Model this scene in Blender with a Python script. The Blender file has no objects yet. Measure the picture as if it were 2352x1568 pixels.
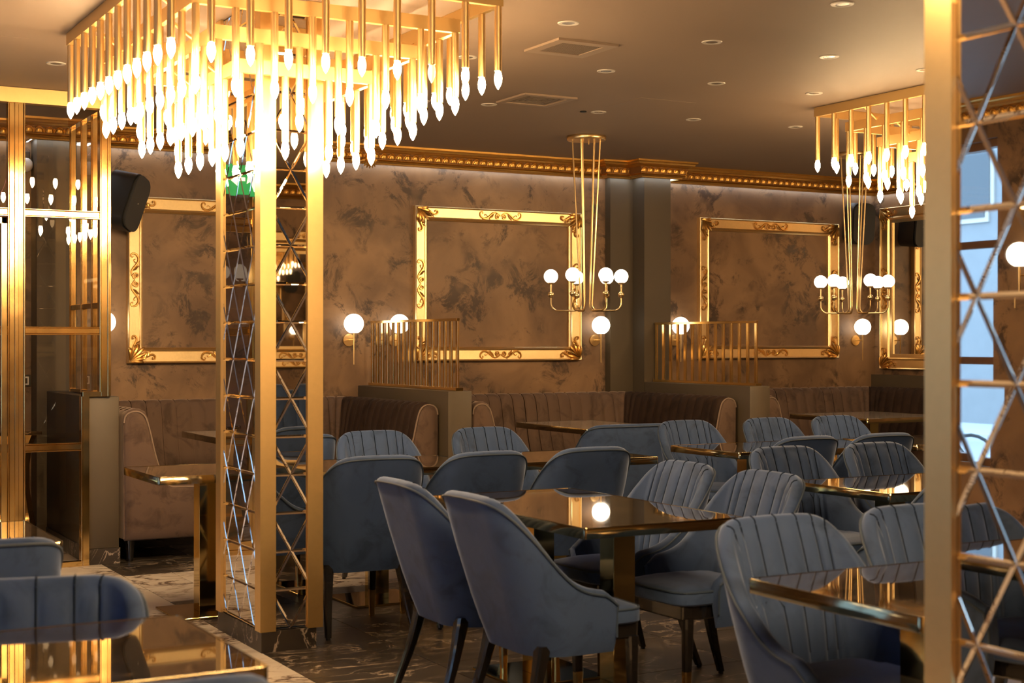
import bpy, bmesh, math, random
from mathutils import Vector, Matrix
random.seed(7)
R = math.radians
PI = math.pi
C = bpy.context.scene.collection
sc = bpy.context.scene

# ------------------------------------------------------------------ camera, world, exposure
EYE = 1.42
YAW = R(28.9)
cam_d = bpy.data.cameras.new('camera')
cam = bpy.data.objects.new('camera', cam_d)
C.objects.link(cam)
cam.location = (0, 0, EYE)
cam.rotation_euler = (R(90), 0, -YAW)
cam_d.sensor_width = 36
cam_d.lens = 3380 / 2352 * 36
cam_d.shift_y = 1 / 2352
cam_d.clip_start = 0.05
cam_d.clip_end = 200
cam_d.dof.use_dof = True
cam_d.dof.focus_distance = 10.0
cam_d.dof.aperture_fstop = 4.5
sc.camera = cam

world = bpy.data.worlds.new('world')
sc.world = world
world.use_nodes = True
bg = world.node_tree.nodes['Background']
bg.inputs['Color'].default_value = (0.40, 0.65, 1.0, 1)
bg.inputs['Strength'].default_value = 10.0

sc.view_settings.view_transform = 'Standard'
sc.view_settings.look = 'None'
sc.view_settings.exposure = 0.0
sc.view_settings.gamma = 1.0
sc.view_settings.use_curve_mapping = False
cy = sc.cycles
cy.use_denoising = True
cy.use_adaptive_sampling = True
cy.adaptive_threshold = 0.03
cy.max_bounces = 7
cy.diffuse_bounces = 3
cy.glossy_bounces = 5
cy.transmission_bounces = 4
cy.transparent_max_bounces = 12
cy.sample_clamp_indirect = 4.0
cy.blur_glossy = 1.0
BULB = 200.0       # candle bulbs
GLOBE = 5.0       # opal globes
COVE = 16.0        # cool cove strip


# room
XL, XR, YB, YF, ZC = -2.9, 10.17, 11.0, -1.3, 3.0

# ------------------------------------------------------------------ materials
MATS = {}
def base_mat(name):
    m = bpy.data.materials.new(name)
    m.use_nodes = True
    MATS[name] = m
    return m, m.node_tree.nodes, m.node_tree.links, m.node_tree.nodes['Principled BSDF']

def simple(name, col, rough=0.5, metal=0.0, spec=0.5, coat=0.0, emit=None, es=0.0, noise=0.0, nscale=30, bump=0.0, bscale=60, rvar=0.0):
    m, N, L, p = base_mat(name)
    p.inputs['Base Color'].default_value = (*col, 1)
    p.inputs['Roughness'].default_value = rough
    p.inputs['Metallic'].default_value = metal
    p.inputs['Specular IOR Level'].default_value = spec
    p.inputs['Coat Weight'].default_value = coat
    if emit:
        p.inputs['Emission Color'].default_value = (*emit, 1)
        p.inputs['Emission Strength'].default_value = es
    if noise or bump or rvar:
        tc = N.new('ShaderNodeTexCoord')
        nz = N.new('ShaderNodeTexNoise'); nz.inputs['Scale'].default_value = nscale; nz.inputs['Detail'].default_value = 6
        L.new(tc.outputs['Object'], nz.inputs['Vector'])
        if noise:
            mx = N.new('ShaderNodeMix'); mx.data_type = 'RGBA'
            mx.inputs['A'].default_value = (*[c * (1 - noise) for c in col], 1)
            mx.inputs['B'].default_value = (*[min(1, c * (1 + noise)) for c in col], 1)
            L.new(nz.outputs['Fac'], mx.inputs['Factor'])
            L.new(mx.outputs['Result'], p.inputs['Base Color'])
        if rvar:
            mr = N.new('ShaderNodeMapRange')
            mr.inputs['To Min'].default_value = max(0.01, rough - rvar); mr.inputs['To Max'].default_value = rough + rvar
            L.new(nz.outputs['Fac'], mr.inputs['Value']); L.new(mr.outputs['Result'], p.inputs['Roughness'])
        if bump:
            n2 = N.new('ShaderNodeTexNoise'); n2.inputs['Scale'].default_value = bscale; n2.inputs['Detail'].default_value = 3
            L.new(tc.outputs['Object'], n2.inputs['Vector'])
            b = N.new('ShaderNodeBump'); b.inputs['Strength'].default_value = bump; b.inputs['Distance'].default_value = 0.004
            L.new(n2.outputs['Fac'], b.inputs['Height']); L.new(b.outputs['Normal'], p.inputs['Normal'])
    return m

def ramp(N, stops):
    r = N.new('ShaderNodeValToRGB')
    e = r.color_ramp.elements
    e[0].position, e[0].color = stops[0][0], (*stops[0][1], 1)
    e[1].position, e[1].color = stops[-1][0], (*stops[-1][1], 1)
    for pos, col in stops[1:-1]:
        x = e.new(pos); x.color = (*col, 1)
    return r

def plaster():
    m, N, L, p = base_mat('venetian_plaster')
    g = N.new('ShaderNodeNewGeometry')
    # soft clouds
    n1 = N.new('ShaderNodeTexNoise'); n1.inputs['Scale'].default_value = 1.9; n1.inputs['Detail'].default_value = 5; n1.inputs['Distortion'].default_value = 0.7
    L.new(g.outputs['Position'], n1.inputs['Vector'])
    c1 = ramp(N, [(0.34, (0.115, 0.068, 0.040)), (0.66, (0.225, 0.136, 0.074))])
    L.new(n1.outputs['Fac'], c1.inputs['Fac'])
    # ragged dark wisps, gated by patches
    n2 = N.new('ShaderNodeTexNoise'); n2.inputs['Scale'].default_value = 4.4; n2.inputs['Detail'].default_value = 12
    n2.inputs['Roughness'].default_value = 0.74; n2.inputs['Distortion'].default_value = 0.55
    L.new(g.outputs['Position'], n2.inputs['Vector'])
    r2 = ramp(N, [(0.50, (0, 0, 0)), (0.575, (0.95, 0.95, 0.95))])
    L.new(n2.outputs['Fac'], r2.inputs['Fac'])
    n3 = N.new('ShaderNodeTexNoise'); n3.inputs['Scale'].default_value = 3.4; n3.inputs['Detail'].default_value = 3
    ad = N.new('ShaderNodeVectorMath'); ad.operation = 'ADD'; ad.inputs[1].default_value = (7.3, 2.1, 4.4)
    L.new(g.outputs['Position'], ad.inputs[0]); L.new(ad.outputs[0], n3.inputs['Vector'])
    r3 = ramp(N, [(0.40, (0, 0, 0)), (0.56, (1, 1, 1))])
    L.new(n3.outputs['Fac'], r3.inputs['Fac'])
    mu = N.new('ShaderNodeMath'); mu.operation = 'MULTIPLY'
    L.new(r2.outputs['Color'], mu.inputs[0]); L.new(r3.outputs['Color'], mu.inputs[1])
    mx = N.new('ShaderNodeMix'); mx.data_type = 'RGBA'
    mx.inputs['B'].default_value = (0.045, 0.028, 0.020, 1)
    L.new(mu.outputs[0], mx.inputs['Factor']); L.new(c1.outputs['Color'], mx.inputs['A'])
    L.new(mx.outputs['Result'], p.inputs['Base Color'])
    p.inputs['Roughness'].default_value = 0.46
    p.inputs['Specular IOR Level'].default_value = 0.35
    b = N.new('ShaderNodeBump'); b.inputs['Strength'].default_value = 0.25; b.inputs['Distance'].default_value = 0.01
    L.new(n2.outputs['Fac'], b.inputs['Height']); L.new(b.outputs['Normal'], p.inputs['Normal'])
plaster()

def velvet(name, dark, light, sheen, srough=0.4, sw=1.0):
    m, N, L, p = base_mat(name)
    tc = N.new('ShaderNodeTexCoord')
    oi = N.new('ShaderNodeObjectInfo')
    sc_ = N.new('ShaderNodeVectorMath'); sc_.operation = 'SCALE'; sc_.inputs['Scale'].default_value = 1.0
    ad = N.new('ShaderNodeVectorMath'); ad.operation = 'ADD'
    L.new(tc.outputs['Object'], ad.inputs[0])
    ms = N.new('ShaderNodeMath'); ms.operation = 'MULTIPLY'; ms.inputs[1].default_value = 37.0
    L.new(oi.outputs['Random'], ms.inputs[0]); L.new(ms.outputs[0], ad.inputs[1])
    n1 = N.new('ShaderNodeTexNoise'); n1.inputs['Scale'].default_value = 6.5; n1.inputs['Detail'].default_value = 7
    n1.inputs['Roughness'].default_value = 0.62; n1.inputs['Distortion'].default_value = 0.8
    L.new(ad.outputs[0], n1.inputs['Vector'])
    r = ramp(N, [(0.34, dark), (0.50, light), (1.0, light)])
    L.new(n1.outputs['Fac'], r.inputs['Fac'])
    L.new(r.outputs['Color'], p.inputs['Base Color'])
    p.inputs['Roughness'].default_value = 0.75
    p.inputs['Specular IOR Level'].default_value = 0.15
    p.inputs['Sheen Weight'].default_value = sw
    p.inputs['Sheen Roughness'].default_value = srough
    p.inputs['Sheen Tint'].default_value = (*sheen, 1)
    n2 = N.new('ShaderNodeTexNoise'); n2.inputs['Scale'].default_value = 11; n2.inputs['Detail'].default_value = 4
    L.new(ad.outputs[0], n2.inputs['Vector'])
    b = N.new('ShaderNodeBump'); b.inputs['Strength'].default_value = 0.18; b.inputs['Distance'].default_value = 0.01
    L.new(n2.outputs['Fac'], b.inputs['Height']); L.new(b.outputs['Normal'], p.inputs['Normal'])
velvet('blue_velvet', (0.022, 0.040, 0.090), (0.033, 0.059, 0.136), (0.50, 0.62, 0.95), 0.38, 0.6)
velvet('shaded_taupe_velvet', (0.014, 0.008, 0.006), (0.026, 0.015, 0.011), (0.5, 0.35, 0.28), 0.3, 0.10)  # same taupe velvet, its dark look away from the light painted in
velvet('taupe_velvet', (0.052, 0.034, 0.026), (0.088, 0.058, 0.044), (0.70, 0.56, 0.46), 0.35, 0.45)
simple('blue_piping', (0.022, 0.04, 0.075), 0.7)
simple('taupe_piping', (0.17, 0.12, 0.09), 0.7)
simple('taupe_seam', (0.018, 0.011, 0.008), 1.0, spec=0.0)
simple('blue_seam', (0.008, 0.012, 0.022), 1.0, spec=0.0)

def marble(name, base, base2, vein, vs, vwidth, rough, coat=0.0, scale=1.0, spec=0.5, amount=1.0):
    m, N, L, p = base_mat(name)
    g = N.new('ShaderNodeNewGeometry')
    oi = N.new('ShaderNodeObjectInfo')
    ms = N.new('ShaderNodeMath'); ms.operation = 'MULTIPLY'; ms.inputs[1].default_value = 53.0
    L.new(oi.outputs['Random'], ms.inputs[0])
    ad = N.new('ShaderNodeVectorMath'); ad.operation = 'ADD'
    L.new(g.outputs['Position'], ad.inputs[0]); L.new(ms.outputs[0], ad.inputs[1])
    nz = N.new('ShaderNodeTexNoise'); nz.inputs['Scale'].default_value = 2.0 * scale; nz.inputs['Detail'].default_value = 6
    L.new(ad.outputs[0], nz.inputs['Vector'])
    cr = ramp(N, [(0.35, base), (0.65, base2)])
    L.new(nz.outputs['Fac'], cr.inputs['Fac'])
    # veins: thin iso-lines of a stretched, distorted noise
    mp = N.new('ShaderNodeMapping'); mp.inputs['Rotation'].default_value = (0, 0, 0.5); mp.inputs['Scale'].default_value = (1.0, 2.2, 1.0)
    L.new(ad.outputs[0], mp.inputs['Vector'])
    n2 = N.new('ShaderNodeTexNoise'); n2.inputs['Scale'].default_value = vs; n2.inputs['Detail'].default_value = 8
    n2.inputs['Roughness'].default_value = 0.6; n2.inputs['Distortion'].default_value = 0.9
    L.new(mp.outputs['Vector'], n2.inputs['Vector'])
    s = N.new('ShaderNodeMath'); s.operation = 'SUBTRACT'; s.inputs[1].default_value = 0.5
    L.new(n2.outputs['Fac'], s.inputs[0])
    a = N.new('ShaderNodeMath'); a.operation = 'ABSOLUTE'; L.new(s.outputs[0], a.inputs[0])
    vr = ramp(N, [(0.0, (1, 1, 1)), (vwidth, (0, 0, 0))])
    L.new(a.outputs[0], vr.inputs['Fac'])
    n3 = N.new('ShaderNodeTexNoise'); n3.inputs['Scale'].default_value = 1.7 * scale; n3.inputs['Detail'].default_value = 2
    L.new(ad.outputs[0], n3.inputs['Vector'])
    gr = ramp(N, [(0.42, (0, 0, 0)), (0.58, (amount,) * 3)])
    L.new(n3.outputs['Fac'], gr.inputs['Fac'])
    mu = N.new('ShaderNodeMath'); mu.operation = 'MULTIPLY'
    L.new(vr.outputs['Color'], mu.inputs[0]); L.new(gr.outputs['Color'], mu.inputs[1])
    mx = N.new('ShaderNodeMix'); mx.data_type = 'RGBA'; mx.inputs['B'].default_value = (*vein, 1)
    L.new(mu.outputs[0], mx.inputs['Factor']); L.new(cr.outputs['Color'], mx.inputs['A'])
    L.new(mx.outputs['Result'], p.inputs['Base Color'])
    p.inputs['Roughness'].default_value = rough
    p.inputs['Coat Weight'].default_value = coat
    p.inputs['Coat Roughness'].default_value = 0.02
    p.inputs['Specular IOR Level'].default_value = spec
marble('dark_marble', (0.022, 0.018, 0.015), (0.045, 0.036, 0.030), (0.42, 0.34, 0.27), 2.8, 0.016, 0.33, spec=0.3)
marble('white_marble', (0.50, 0.44, 0.38), (0.62, 0.56, 0.49), (0.09, 0.05, 0.035), 3.0, 0.05, 0.26)
marble('dark_table_stone', (0.020, 0.013, 0.008), (0.040, 0.025, 0.015), (0.32, 0.21, 0.12), 1.6, 0.006, 0.035, coat=1.0, spec=0.9)
marble('white_table_stone', (0.50, 0.43, 0.36), (0.60, 0.53, 0.45), (0.09, 0.06, 0.04), 2.4, 0.02, 0.10, coat=0.6)
simple('grout', (0.34, 0.29, 0.24), 0.9)
simple('satin_gold', (0.82, 0.56, 0.24), 0.36, 1.0, noise=0.05, nscale=40)
simple('gold_leaf', (0.93, 0.70, 0.36), 0.36, 1.0, noise=0.08, nscale=60, bump=0.15, bscale=90)
simple('ornament_gold', (0.66, 0.40, 0.13), 0.30, 1.0, noise=0.2, nscale=50)
simple('cornice_gold', (0.66, 0.38, 0.10), 0.38, 1.0, noise=0.15, nscale=25)
simple('cornice_recess', (0.20, 0.09, 0.025), 0.6, 0.6)
simple('edge_brass', (0.36, 0.31, 0.19), 0.09, 1.0, noise=0.1, nscale=9)
simple('pedestal_brass', (0.52, 0.40, 0.18), 0.07, 1.0, noise=0.1, nscale=9)
simple('chandelier_gold', (0.84, 0.60, 0.26), 0.45, 1.0)
simple('polished_brass', (0.80, 0.56, 0.23), 0.13, 1.0, noise=0.12, nscale=9, rvar=0.05)
simple('lamp_brass', (0.80, 0.58, 0.28), 0.28, 1.0)
simple('tube_gold', (0.92, 0.67, 0.31), 0.34, 1.0)
simple('mirror', (0.74, 0.69, 0.62), 0.012, 1.0)
simple('mirror_edge', (0.85, 0.82, 0.78), 0.05, 1.0)
simple('black_lacquer', (0.008, 0.007, 0.007), 0.18, coat=0.6)
simple('black_plastic', (0.012, 0.012, 0.012), 0.42)
simple('grille_black', (0.02, 0.02, 0.02), 0.7)
simple('ceiling_paint', (0.185, 0.132, 0.097), 0.62, noise=0.03, nscale=3, bump=0.05, bscale=200)
simple('taupe_paint', (0.056, 0.042, 0.026), 0.55, noise=0.03)
simple('white_trim', (0.40, 0.37, 0.33), 0.4)
simple('white_plastic', (0.75, 0.73, 0.70), 0.35)
simple('vent_paint', (0.20, 0.145, 0.105), 0.5)
simple('vent_grille', (0.10, 0.073, 0.052), 0.6)
simple('vent_dark', (0.02, 0.015, 0.012), 0.7)
simple('lamp_lens', (0.10, 0.09, 0.085), 0.25)
simple('candle_bulb', (1, 0.9, 0.7), 0.3, emit=(1.0, 0.67, 0.34), es=BULB)
simple('candle_bulb_dim', (1, 0.9, 0.7), 0.3, emit=(1.0, 0.67, 0.34), es=BULB * 0.6)
simple('candle_bulb_clear', (0.9, 0.8, 0.6), 0.05, emit=(1.0, 0.62, 0.28), es=1.2)
simple('opal_globe', (1, 0.95, 0.88), 0.25, emit=(1.0, 0.86, 0.66), es=GLOBE)
simple('cove_led', (0.9, 0.95, 1), 0.5, emit=(0.72, 0.86, 1.0), es=COVE)
simple('window_frame_brown', (0.10, 0.05, 0.025), 0.5)
simple('pavement', (0.42, 0.43, 0.44), 0.9, noise=0.1, nscale=4)
simple('asphalt', (0.30, 0.31, 0.33), 0.9, noise=0.1, nscale=8)
simple('facade', (0.20, 0.21, 0.22), 0.85, noise=0.12, nscale=3)
simple('facade_glass', (0.05, 0.06, 0.07), 0.1)
simple('exit_green', (0.01, 0.30, 0.10), 0.4, emit=(0.02, 0.55, 0.20), es=0.15)
simple('exit_white', (0.9, 0.9, 0.85), 0.4, emit=(0.9, 1.0, 0.9), es=0.9)
simple('rubber', (0.015, 0.015, 0.015), 0.8)
simple('cable_pink', (0.5, 0.2, 0.2), 0.5)

def glass(name, tint, ior=1.5):
    m = bpy.data.materials.new(name); m.use_nodes = True; MATS[name] = m
    N, L = m.node_tree.nodes, m.node_tree.links
    N.remove(N['Principled BSDF'])
    out = N['Material Output']
    t = N.new('ShaderNodeBsdfTransparent'); t.inputs['Color'].default_value = (*tint, 1)
    g = N.new('ShaderNodeBsdfGlossy'); g.inputs['Roughness'].default_value = 0.0; g.inputs['Color'].default_value = (1, 1, 1, 1)
    f = N.new('ShaderNodeFresnel'); f.inputs['IOR'].default_value = ior
    mx = N.new('ShaderNodeMixShader')
    gm = N.new('ShaderNodeNewGeometry')
    iv = N.new('ShaderNodeMath'); iv.operation = 'SUBTRACT'; iv.inputs[0].default_value = 1.0
    L.new(gm.outputs['Backfacing'], iv.inputs[1])
    ml = N.new('ShaderNodeMath'); ml.operation = 'MULTIPLY'
    L.new(f.outputs[0], ml.inputs[0]); L.new(iv.outputs[0], ml.inputs[1])
    L.new(ml.outputs[0], mx.inputs[0]); L.new(t.outputs[0], mx.inputs[1]); L.new(g.outputs[0], mx.inputs[2])
    L.new(mx.outputs[0], out.inputs['Surface'])
glass('cabin_glass', (0.93, 0.91, 0.88), 1.45)
glass('window_glass', (0.97, 0.98, 0.98))

# ------------------------------------------------------------------ mesh builder
class MB:
    def __init__(s):
        s.bm = bmesh.new()
    def face(s, vs):
        try: return s.bm.faces.new(vs)
        except ValueError: return None
    def box(s, x0, x1, y0, y1, z0, z1, r=0.0, seg=2, M=None):
        b = s.bm if r == 0 else bmesh.new()
        v = [b.verts.new((x, y, z)) for z in (z0, z1) for y in (y0, y1) for x in (x0, x1)]
        for q in ((0, 2, 3, 1), (4, 5, 7, 6), (0, 1, 5, 4), (2, 6, 7, 3), (0, 4, 6, 2), (1, 3, 7, 5)):
            b.faces.new([v[i] for i in q])
        if r:
            bmesh.ops.bevel(b, geom=b.edges[:], offset=r, segments=seg, profile=0.5, affect='EDGES')
            if M is not None: bmesh.ops.transform(b, matrix=M, verts=b.verts[:])
            s.absorb(b); b.free()
        elif M is not None:
            for q in v: q.co = M @ q.co
        return s
    def absorb(s, b, M=None):
        mp = {}
        for v in b.verts: mp[v] = s.bm.verts.new(M @ v.co if M is not None else v.co)
        for f in b.faces: s.face([mp[v] for v in f.verts])
    def tube(s, pts, rad, n=8, caps=True, flat=1.0):
        pts = [Vector(p) for p in pts]
        rings = []
        up = None
        for i, p in enumerate(pts):
            a = pts[max(i - 1, 0)]; b = pts[min(i + 1, len(pts) - 1)]
            t = (b - a).normalized()
            if up is None:
                up = Vector((0, 0, 1)) if abs(t.z) < 0.9 else Vector((1, 0, 0))
            u = (up - t * up.dot(t)).normalized()
            w = t.cross(u); up = u
            r = rad[i] if isinstance(rad, (list, tuple)) else rad
            rings.append([s.bm.verts.new(p + u * (r * math.cos(2 * PI * k / n)) + w * (r * flat * math.sin(2 * PI * k / n))) for k in range(n)])
        for A, B in zip(rings, rings[1:]):
            for k in range(n):
                s.face([A[k], A[(k + 1) % n], B[(k + 1) % n], B[k]])
        if caps:
            s.face(rings[0][::-1]); s.face(rings[-1])
        return s
    def lathe(s, prof, n=16, c=(0, 0, 0), M=None):
        rings = []
        for r, z in prof:
            if r < 1e-6:
                rings.append([s.bm.verts.new((0, 0, z))])
            else:
                rings.append([s.bm.verts.new((r * math.cos(2 * PI * k / n), r * math.sin(2 * PI * k / n), z)) for k in range(n)])
        for A, B in zip(rings, rings[1:]):
            for k in range(n):
                if len(A) == 1: s.face([A[0], B[(k + 1) % n], B[k]][::-1])
                elif len(B) == 1: s.face([A[k], A[(k + 1) % n], B[0]])
                else: s.face([A[k], A[(k + 1) % n], B[(k + 1) % n], B[k]])
        if len(rings[0]) > 1: s.face(rings[0][::-1])
        if len(rings[-1]) > 1: s.face(rings[-1])
        for ring in rings:
            for v in ring:
                if M is not None: v.co = M @ v.co
                v.co += Vector(c)
        return s
    def prism(s, poly, z0, z1, M=None):
        a = [s.bm.verts.new((x, y, z0)) for x, y in poly]
        b = [s.bm.verts.new((x, y, z1)) for x, y in poly]
        s.face(a[::-1]); s.face(b)
        n = len(poly)
        for i in range(n): s.face([a[i], a[(i + 1) % n], b[(i + 1) % n], b[i]])
        if M is not None:
            for v in a + b: v.co = M @ v.co
        return s
    def grid(s, rows, closed_u=False):
        V = [[s.bm.verts.new(p) for p in row] for row in rows]
        for i in range(len(V) - 1):
            m = len(V[i])
            for j in range(m if closed_u else m - 1):
                s.face([V[i][j], V[i][(j + 1) % m], V[i + 1][(j + 1) % m], V[i + 1][j]])
        return V
    def mesh(s, name, mat, smooth=35):
        bmesh.ops.remove_doubles(s.bm, verts=s.bm.verts[:], dist=1e-6)
        bmesh.ops.recalc_face_normals(s.bm, faces=s.bm.faces[:])
        me = bpy.data.meshes.new(name)
        s.bm.to_mesh(me); s.bm.free()
        me.materials.append(MATS[mat])
        if smooth:
            for p in me.polygons: p.use_smooth = True
            me.set_sharp_from_angle(angle=R(smooth))
        return me

def obj(name, me, mat=None, parent=None, loc=None, rot=None, smooth=35, scale=None):
    if isinstance(me, MB): me = me.mesh(name, mat, smooth)
    o = bpy.data.objects.new(name, me)
    C.objects.link(o)
    if parent is not None: o.parent = parent
    if loc is not None: o.location = loc
    if rot is not None: o.rotation_euler = rot
    if scale is not None: o.scale = scale
    return o
def tag(o, label=None, cat=None, group=None, kind=None):
    if label: o['label'] = label
    if cat: o['category'] = cat
    if group: o['group'] = group
    if kind: o['kind'] = kind
    return o
def thing(name, label, cat, loc=(0, 0, 0), rz=0.0, group=None):
    o = bpy.data.objects.new(name, None)
    o.empty_display_size = 0.1
    C.objects.link(o)
    o.location = loc; o.rotation_euler = (0, 0, rz)
    return tag(o, label, cat, group)
def dup(root, loc, rz=None, label=None, group=None):
    r = root.copy(); C.objects.link(r); r.location = loc
    if rz is not None: r.rotation_euler = (0, 0, rz)
    if label: r['label'] = label
    if group: r['group'] = group
    for ch in list(root.children):
        c = ch.copy(); C.objects.link(c); c.parent = r
        for g in list(ch.children):
            d = g.copy(); C.objects.link(d); d.parent = c
    return r
def cr(pts, k=6):
    """catmull-rom through the points"""
    P = [Vector(p) for p in pts]
    P = [P[0] * 2 - P[1]] + P + [P[-1] * 2 - P[-2]]
    out = []
    for i in range(1, len(P) - 2):
        for j in range(k):
            t = j / k
            a, b, c, d = P[i - 1], P[i], P[i + 1], P[i + 2]
            out.append(0.5 * ((2 * b) + (c - a) * t + (2 * a - 5 * b + 4 * c - d) * t * t + (3 * b - a - 3 * c + d) * t ** 3))
    out.append(P[-2])
    return out
def interp(x, tab):
    for (a, p), (b, q) in zip(tab, tab[1:]):
        if x <= b:
            t = (x - a) / (b - a); t = max(0, min(1, t))
            return p + (q - p) * t
    return tab[-1][1]
def smooth_interp(x, tab):
    n = 5; w = 0.05
    return sum(interp(x + (i - 2) * w / 2, tab) for i in range(n)) / n
# ------------------------------------------------------------------ the room shell
def slab(name, x0, x1, y0, y1, z0, z1, mat, r=0, parent=None, kind='structure'):
    o = obj(name, MB().box(x0, x1, y0, y1, z0, z1, r), mat, parent)
    if parent is None: o['kind'] = kind
    return o
floor = slab('floor', XL, XR, YF, YB, -0.12, -0.006, 'grout')
T_ = {}
def tile_mesh(w, d, mat):
    k = (round(w, 3), round(d, 3), mat)
    if k not in T_:
        T_[k] = MB().box(0.0022, w - 0.0022, 0.0022, d - 0.0022, -0.008, 0.0, 0.0008, 1).mesh('floor_tile', mat)
    return T_[k]
def cuts(a, b, org, p):
    import math as m
    k = m.ceil((a - org) / p + 1e-6); out = [a]
    while org + k * p < b - 1e-6: out.append(org + k * p); k += 1
    return out + [b]
n_tiles = 0
rest = {'dark_marble': MB(), 'white_marble': MB()}
for (x0, x1, y0, y1, ox, oy, px, py, mat) in (
        (2.25, XR, YF, 7.95, 2.25, 5.85, 0.6, 0.6, 'dark_marble'),
        (2.25, XR, 8.95, YB, 2.25, 8.95, 0.6, 0.6, 'dark_marble'),
        (2.25, XR, 7.95, 8.95, 2.55, 7.95, 0.6, 0.5, 'white_marble'),
        (XL, 2.25, YF, YB, 2.25, 8.95, 0.6, 0.6, 'white_marble')):
    xs, ys = cuts(x0, x1, ox, px), cuts(y0, y1, oy, py)
    for a, b in zip(xs, xs[1:]):
        for c, d in zip(ys, ys[1:]):
            mx_, my_ = (a + b) / 2, (c + d) / 2
            dep = mx_ * math.sin(YAW) + my_ * math.cos(YAW)
            lat = mx_ * math.cos(YAW) - my_ * math.sin(YAW)
            vis = dep > 4.6 and abs(lat / dep) < 0.38 and mx_ < 6.8 and my_ < 10.2
            if vis and n_tiles < 285:
                obj('floor_tile', tile_mesh(b - a, d - c, mat), None, floor, loc=(a, c, 0)); n_tiles += 1
            else:
                rest[mat].box(a + 0.0015, b - 0.0015, c + 0.0015, d - 0.0015, -0.008, 0.0)
for mat, mb in rest.items():
    tag(obj('floor_tile', mb, mat, floor, smooth=0), kind='stuff')
ceiling = slab('ceiling', XL, XR, YF, YB, ZC, ZC + 0.15, 'ceiling_paint')
slab('wall_back', XL - 0.2, XR + 0.2, YB, YB + 0.2, -0.12, ZC + 0.15, 'venetian_plaster')
slab('wall_right', XR, XR + 0.2, YF, YB, -0.12, ZC + 0.15, 'venetian_plaster')
slab('wall_front', XL - 0.2, XR + 0.2, YF - 0.2, YF, -0.12, ZC + 0.15, 'venetian_plaster')
WIN = [(6.86, 8.9, 0.6, 2.75), (1.6, 4.8, 0.6, 2.75)]
mb = MB()
for a, b in ((YF, 1.6), (4.8, 6.86), (8.9, YB)): mb.box(XL - 0.2, XL, a, b, -0.12, ZC + 0.15)
for a, b, z0, z1 in WIN:
    mb.box(XL - 0.2, XL, a, b, -0.12, z0); mb.box(XL - 0.2, XL, a, b, z1, ZC + 0.15)
tag(obj('wall_left', mb, 'venetian_plaster', smooth=0), kind='structure')
for n, (a, b, z0, z1) in enumerate(WIN):
    w = thing('window_%d' % (n + 1), None, None, (XL - 0.1, a, 0)); w['kind'] = 'structure'
    f = MB(); L_ = b - a
    f.box(-0.04, 0.04, 0, 0.05, z0, z1).box(-0.04, 0.04, L_ - 0.05, L_, z0, z1).box(-0.04, 0.04, 0, L_, z0, z0 + 0.05).box(-0.04, 0.04, 0, L_, z1 - 0.05, z1)
    obj('window_frame', f, 'window_frame_brown', w, smooth=0)
    k = round(L_ / 1.05)
    zs = [z0 + 0.05, 1.33, 2.10, z1 - 0.05]
    for i in range(1, k):
        obj('mullion', MB().box(-0.03, 0.03, -0.03, 0.03, z0 + 0.05, z1 - 0.05), 'window_frame_brown', w, loc=(0, L_ * i / k, 0), smooth=0)
    for z in zs[1:3]:
        obj('transom', MB().box(-0.025, 0.025, 0.05, L_ - 0.05, z - 0.025, z + 0.025), 'window_frame_brown', w, smooth=0)
    for i in range(k):
        for za, zb in zip(zs, zs[1:]):
            obj('pane', MB().box(-0.003, 0.003, L_ * i / k + 0.03, L_ * (i + 1) / k - 0.03, za + 0.02, zb - 0.02), 'window_glass', w, smooth=0)

# pilasters on the back wall
tag(obj('trim_1', MB().box(2.10, 2.38, 10.80, YB, 0, ZC), 'taupe_paint', smooth=0), kind='structure')
tag(obj('trim_2', MB().box(7.014, 7.25, 10.915, YB, 0, ZC), 'taupe_paint', smooth=0), kind='structure')
tag(obj('trim_3', MB().box(7.25, 7.53, 10.733, YB, 0, ZC), 'taupe_paint', smooth=0), kind='structure')
# low panel on the right wall
tag(obj('trim_4', MB().box(XR - 0.05, XR, YF, YB, 0, 1.10), 'taupe_paint', smooth=0), kind='structure')

# cornice
def sweep_closed(path, prof, closed=True):
    n = len(path); rows = []
    for i, p in enumerate(path):
        a = Vector(path[(i - 1) % n]); b = Vector(p); c = Vector(path[(i + 1) % n])
        d1 = (b - a).normalized(); d2 = (c - b).normalized()
        n1 = Vector((d1.y, -d1.x)); n2 = Vector((d2.y, -d2.x))
        if not closed and i == 0: n1 = n2
        if not closed and i == n - 1: n2 = n1
        m = (n1 + n2) / (1 + n1.dot(n2))
        rows.append([(b.x + m.x * o, b.y + m.y * o, z) for o, z in prof])
    if closed: rows.append(rows[0])
    mb = MB(); V = mb.grid(rows)
    if not closed: mb.face(V[0]); mb.face(V[-1][::-1])
    return mb
cpath = [(XL, YB), (2.10, YB), (2.10, 10.80), (2.38, 10.80), (2.38, YB), (7.014, YB), (7.014, 10.915), (7.25, 10.915), (7.25, 10.733), (7.53, 10.733), (7.53, YB), (XR, YB), (XR, YF), (XL, YF)]
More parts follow.
